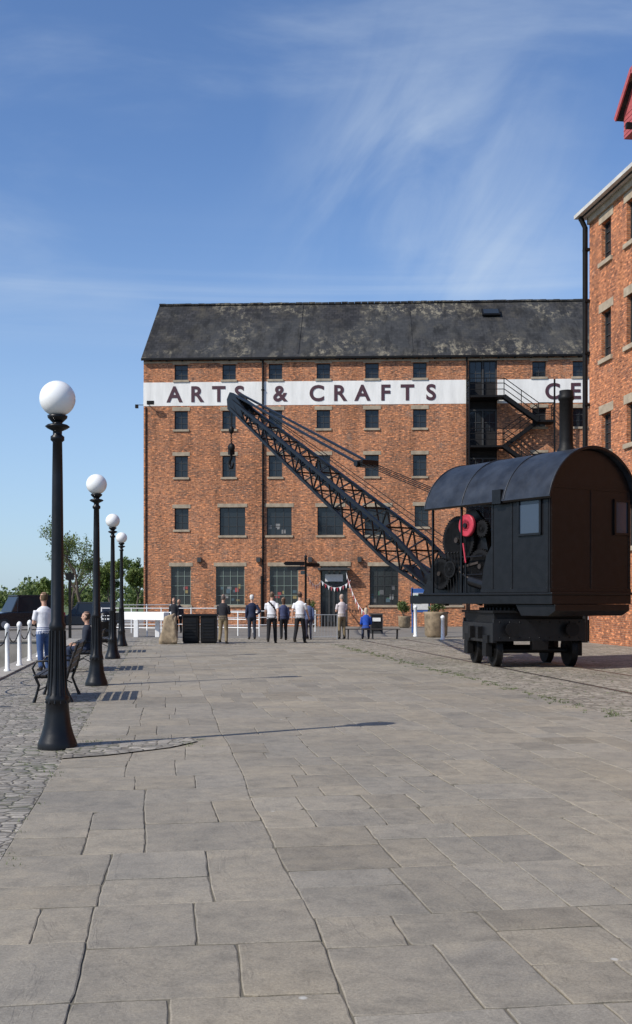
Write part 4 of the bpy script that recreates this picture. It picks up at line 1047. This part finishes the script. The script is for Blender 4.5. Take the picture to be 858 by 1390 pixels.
az=mth('ARCTAN2',sp.outputs[0],sp.outputs[1]); ev=mth('ARCSINE',sp.outputs[2])
def nz(sx,sy,sc,det,dist,off=0,rot=0):
    cb=nt.nodes.new('ShaderNodeCombineXYZ'); nt.links.new(mth('ADD',mth('MULTIPLY',az,sx),mth('ADD',mth('MULTIPLY',ev,rot),off)),cb.inputs[0]); nt.links.new(mth('MULTIPLY',ev,sy),cb.inputs[1])
    x=nt.nodes.new('ShaderNodeTexNoise'); x.inputs['Scale'].default_value=sc; x.inputs['Detail'].default_value=det; x.inputs['Roughness'].default_value=.55; x.inputs['Distortion'].default_value=dist
    nt.links.new(cb.outputs[0],x.inputs['Vector']); return x.outputs['Fac']
def ss(v,a,b_):
    x=nt.nodes.new('ShaderNodeMapRange'); x.interpolation_type='SMOOTHSTEP'; nt.links.new(v,x.inputs['Value']); x.inputs['From Min'].default_value=a; x.inputs['From Max'].default_value=b_; return x.outputs[0]
def gauss(a0_,e0,wa,we):
    d1=mth('POWER',mth('DIVIDE',mth('SUBTRACT',az,a0_),wa),2.); d2=mth('POWER',mth('DIVIDE',mth('SUBTRACT',ev,e0),we),2.)
    return mth('EXPONENT',mth('MULTIPLY',mth('ADD',d1,d2),-1.))
wisp=mth('MULTIPLY',mth('MULTIPLY',ss(nz(3.4,2.0,2.6,8,.7,3.,-1.6),.30,.76),gauss(.105,.345,.095,.10)),.80)
gen=mth('MULTIPLY',mth('MULTIPLY',ss(nz(1.6,4.2,1.8,8,.5,11.,.8),.46,.80),ss(ev,.1,.3)),.32)
lines=mth('MULTIPLY',mth('MULTIPLY',ss(nz(.7,22.,1.3,6,.2,5.,1.6),.44,.74),gauss(-.05,.268,.35,.035)),.36)
haze=mth('MULTIPLY',mth('SUBTRACT',1.,ss(ev,-.02,.40)),.52)
tot=mth('MINIMUM',mth('ADD',mth('ADD',wisp,gen),lines),.8)
tint=nt.nodes.new('ShaderNodeMix'); tint.data_type='RGBA'; tint.blend_type='MULTIPLY'; tint.inputs[0].default_value=1; nt.links.new(sk.outputs[0],tint.inputs[6]); tint.inputs[7].default_value=(.98,1.16,1.42,1)
m1=nt.nodes.new('ShaderNodeMix'); m1.data_type='RGBA'; nt.links.new(haze,m1.inputs[0]); nt.links.new(tint.outputs[2],m1.inputs[6]); m1.inputs[7].default_value=(4.7,6.3,8.2,1)
m2=nt.nodes.new('ShaderNodeMix'); m2.data_type='RGBA'; nt.links.new(tot,m2.inputs[0]); nt.links.new(m1.outputs[2],m2.inputs[6]); m2.inputs[7].default_value=(5.8,6.8,8.0,1)
nt.links.new(m2.outputs[2],bg.inputs['Color'])
# ------------------------------------------------------------------ camera
cd=bpy.data.cameras.new('camera'); cd.sensor_fit='HORIZONTAL'; cd.sensor_width=36; cd.lens=36*F/858; cd.shift_y=(HY-695)/858; cd.clip_end=4000; cd.clip_start=.1
co=bpy.data.objects.new('camera',cd); scene.collection.objects.link(co); co.location=(0,0,CH); co.rotation_euler=(math.pi/2,0,0); scene.camera=co
scene.view_settings.view_transform='Standard'; scene.view_settings.look='None'; scene.view_settings.exposure=0
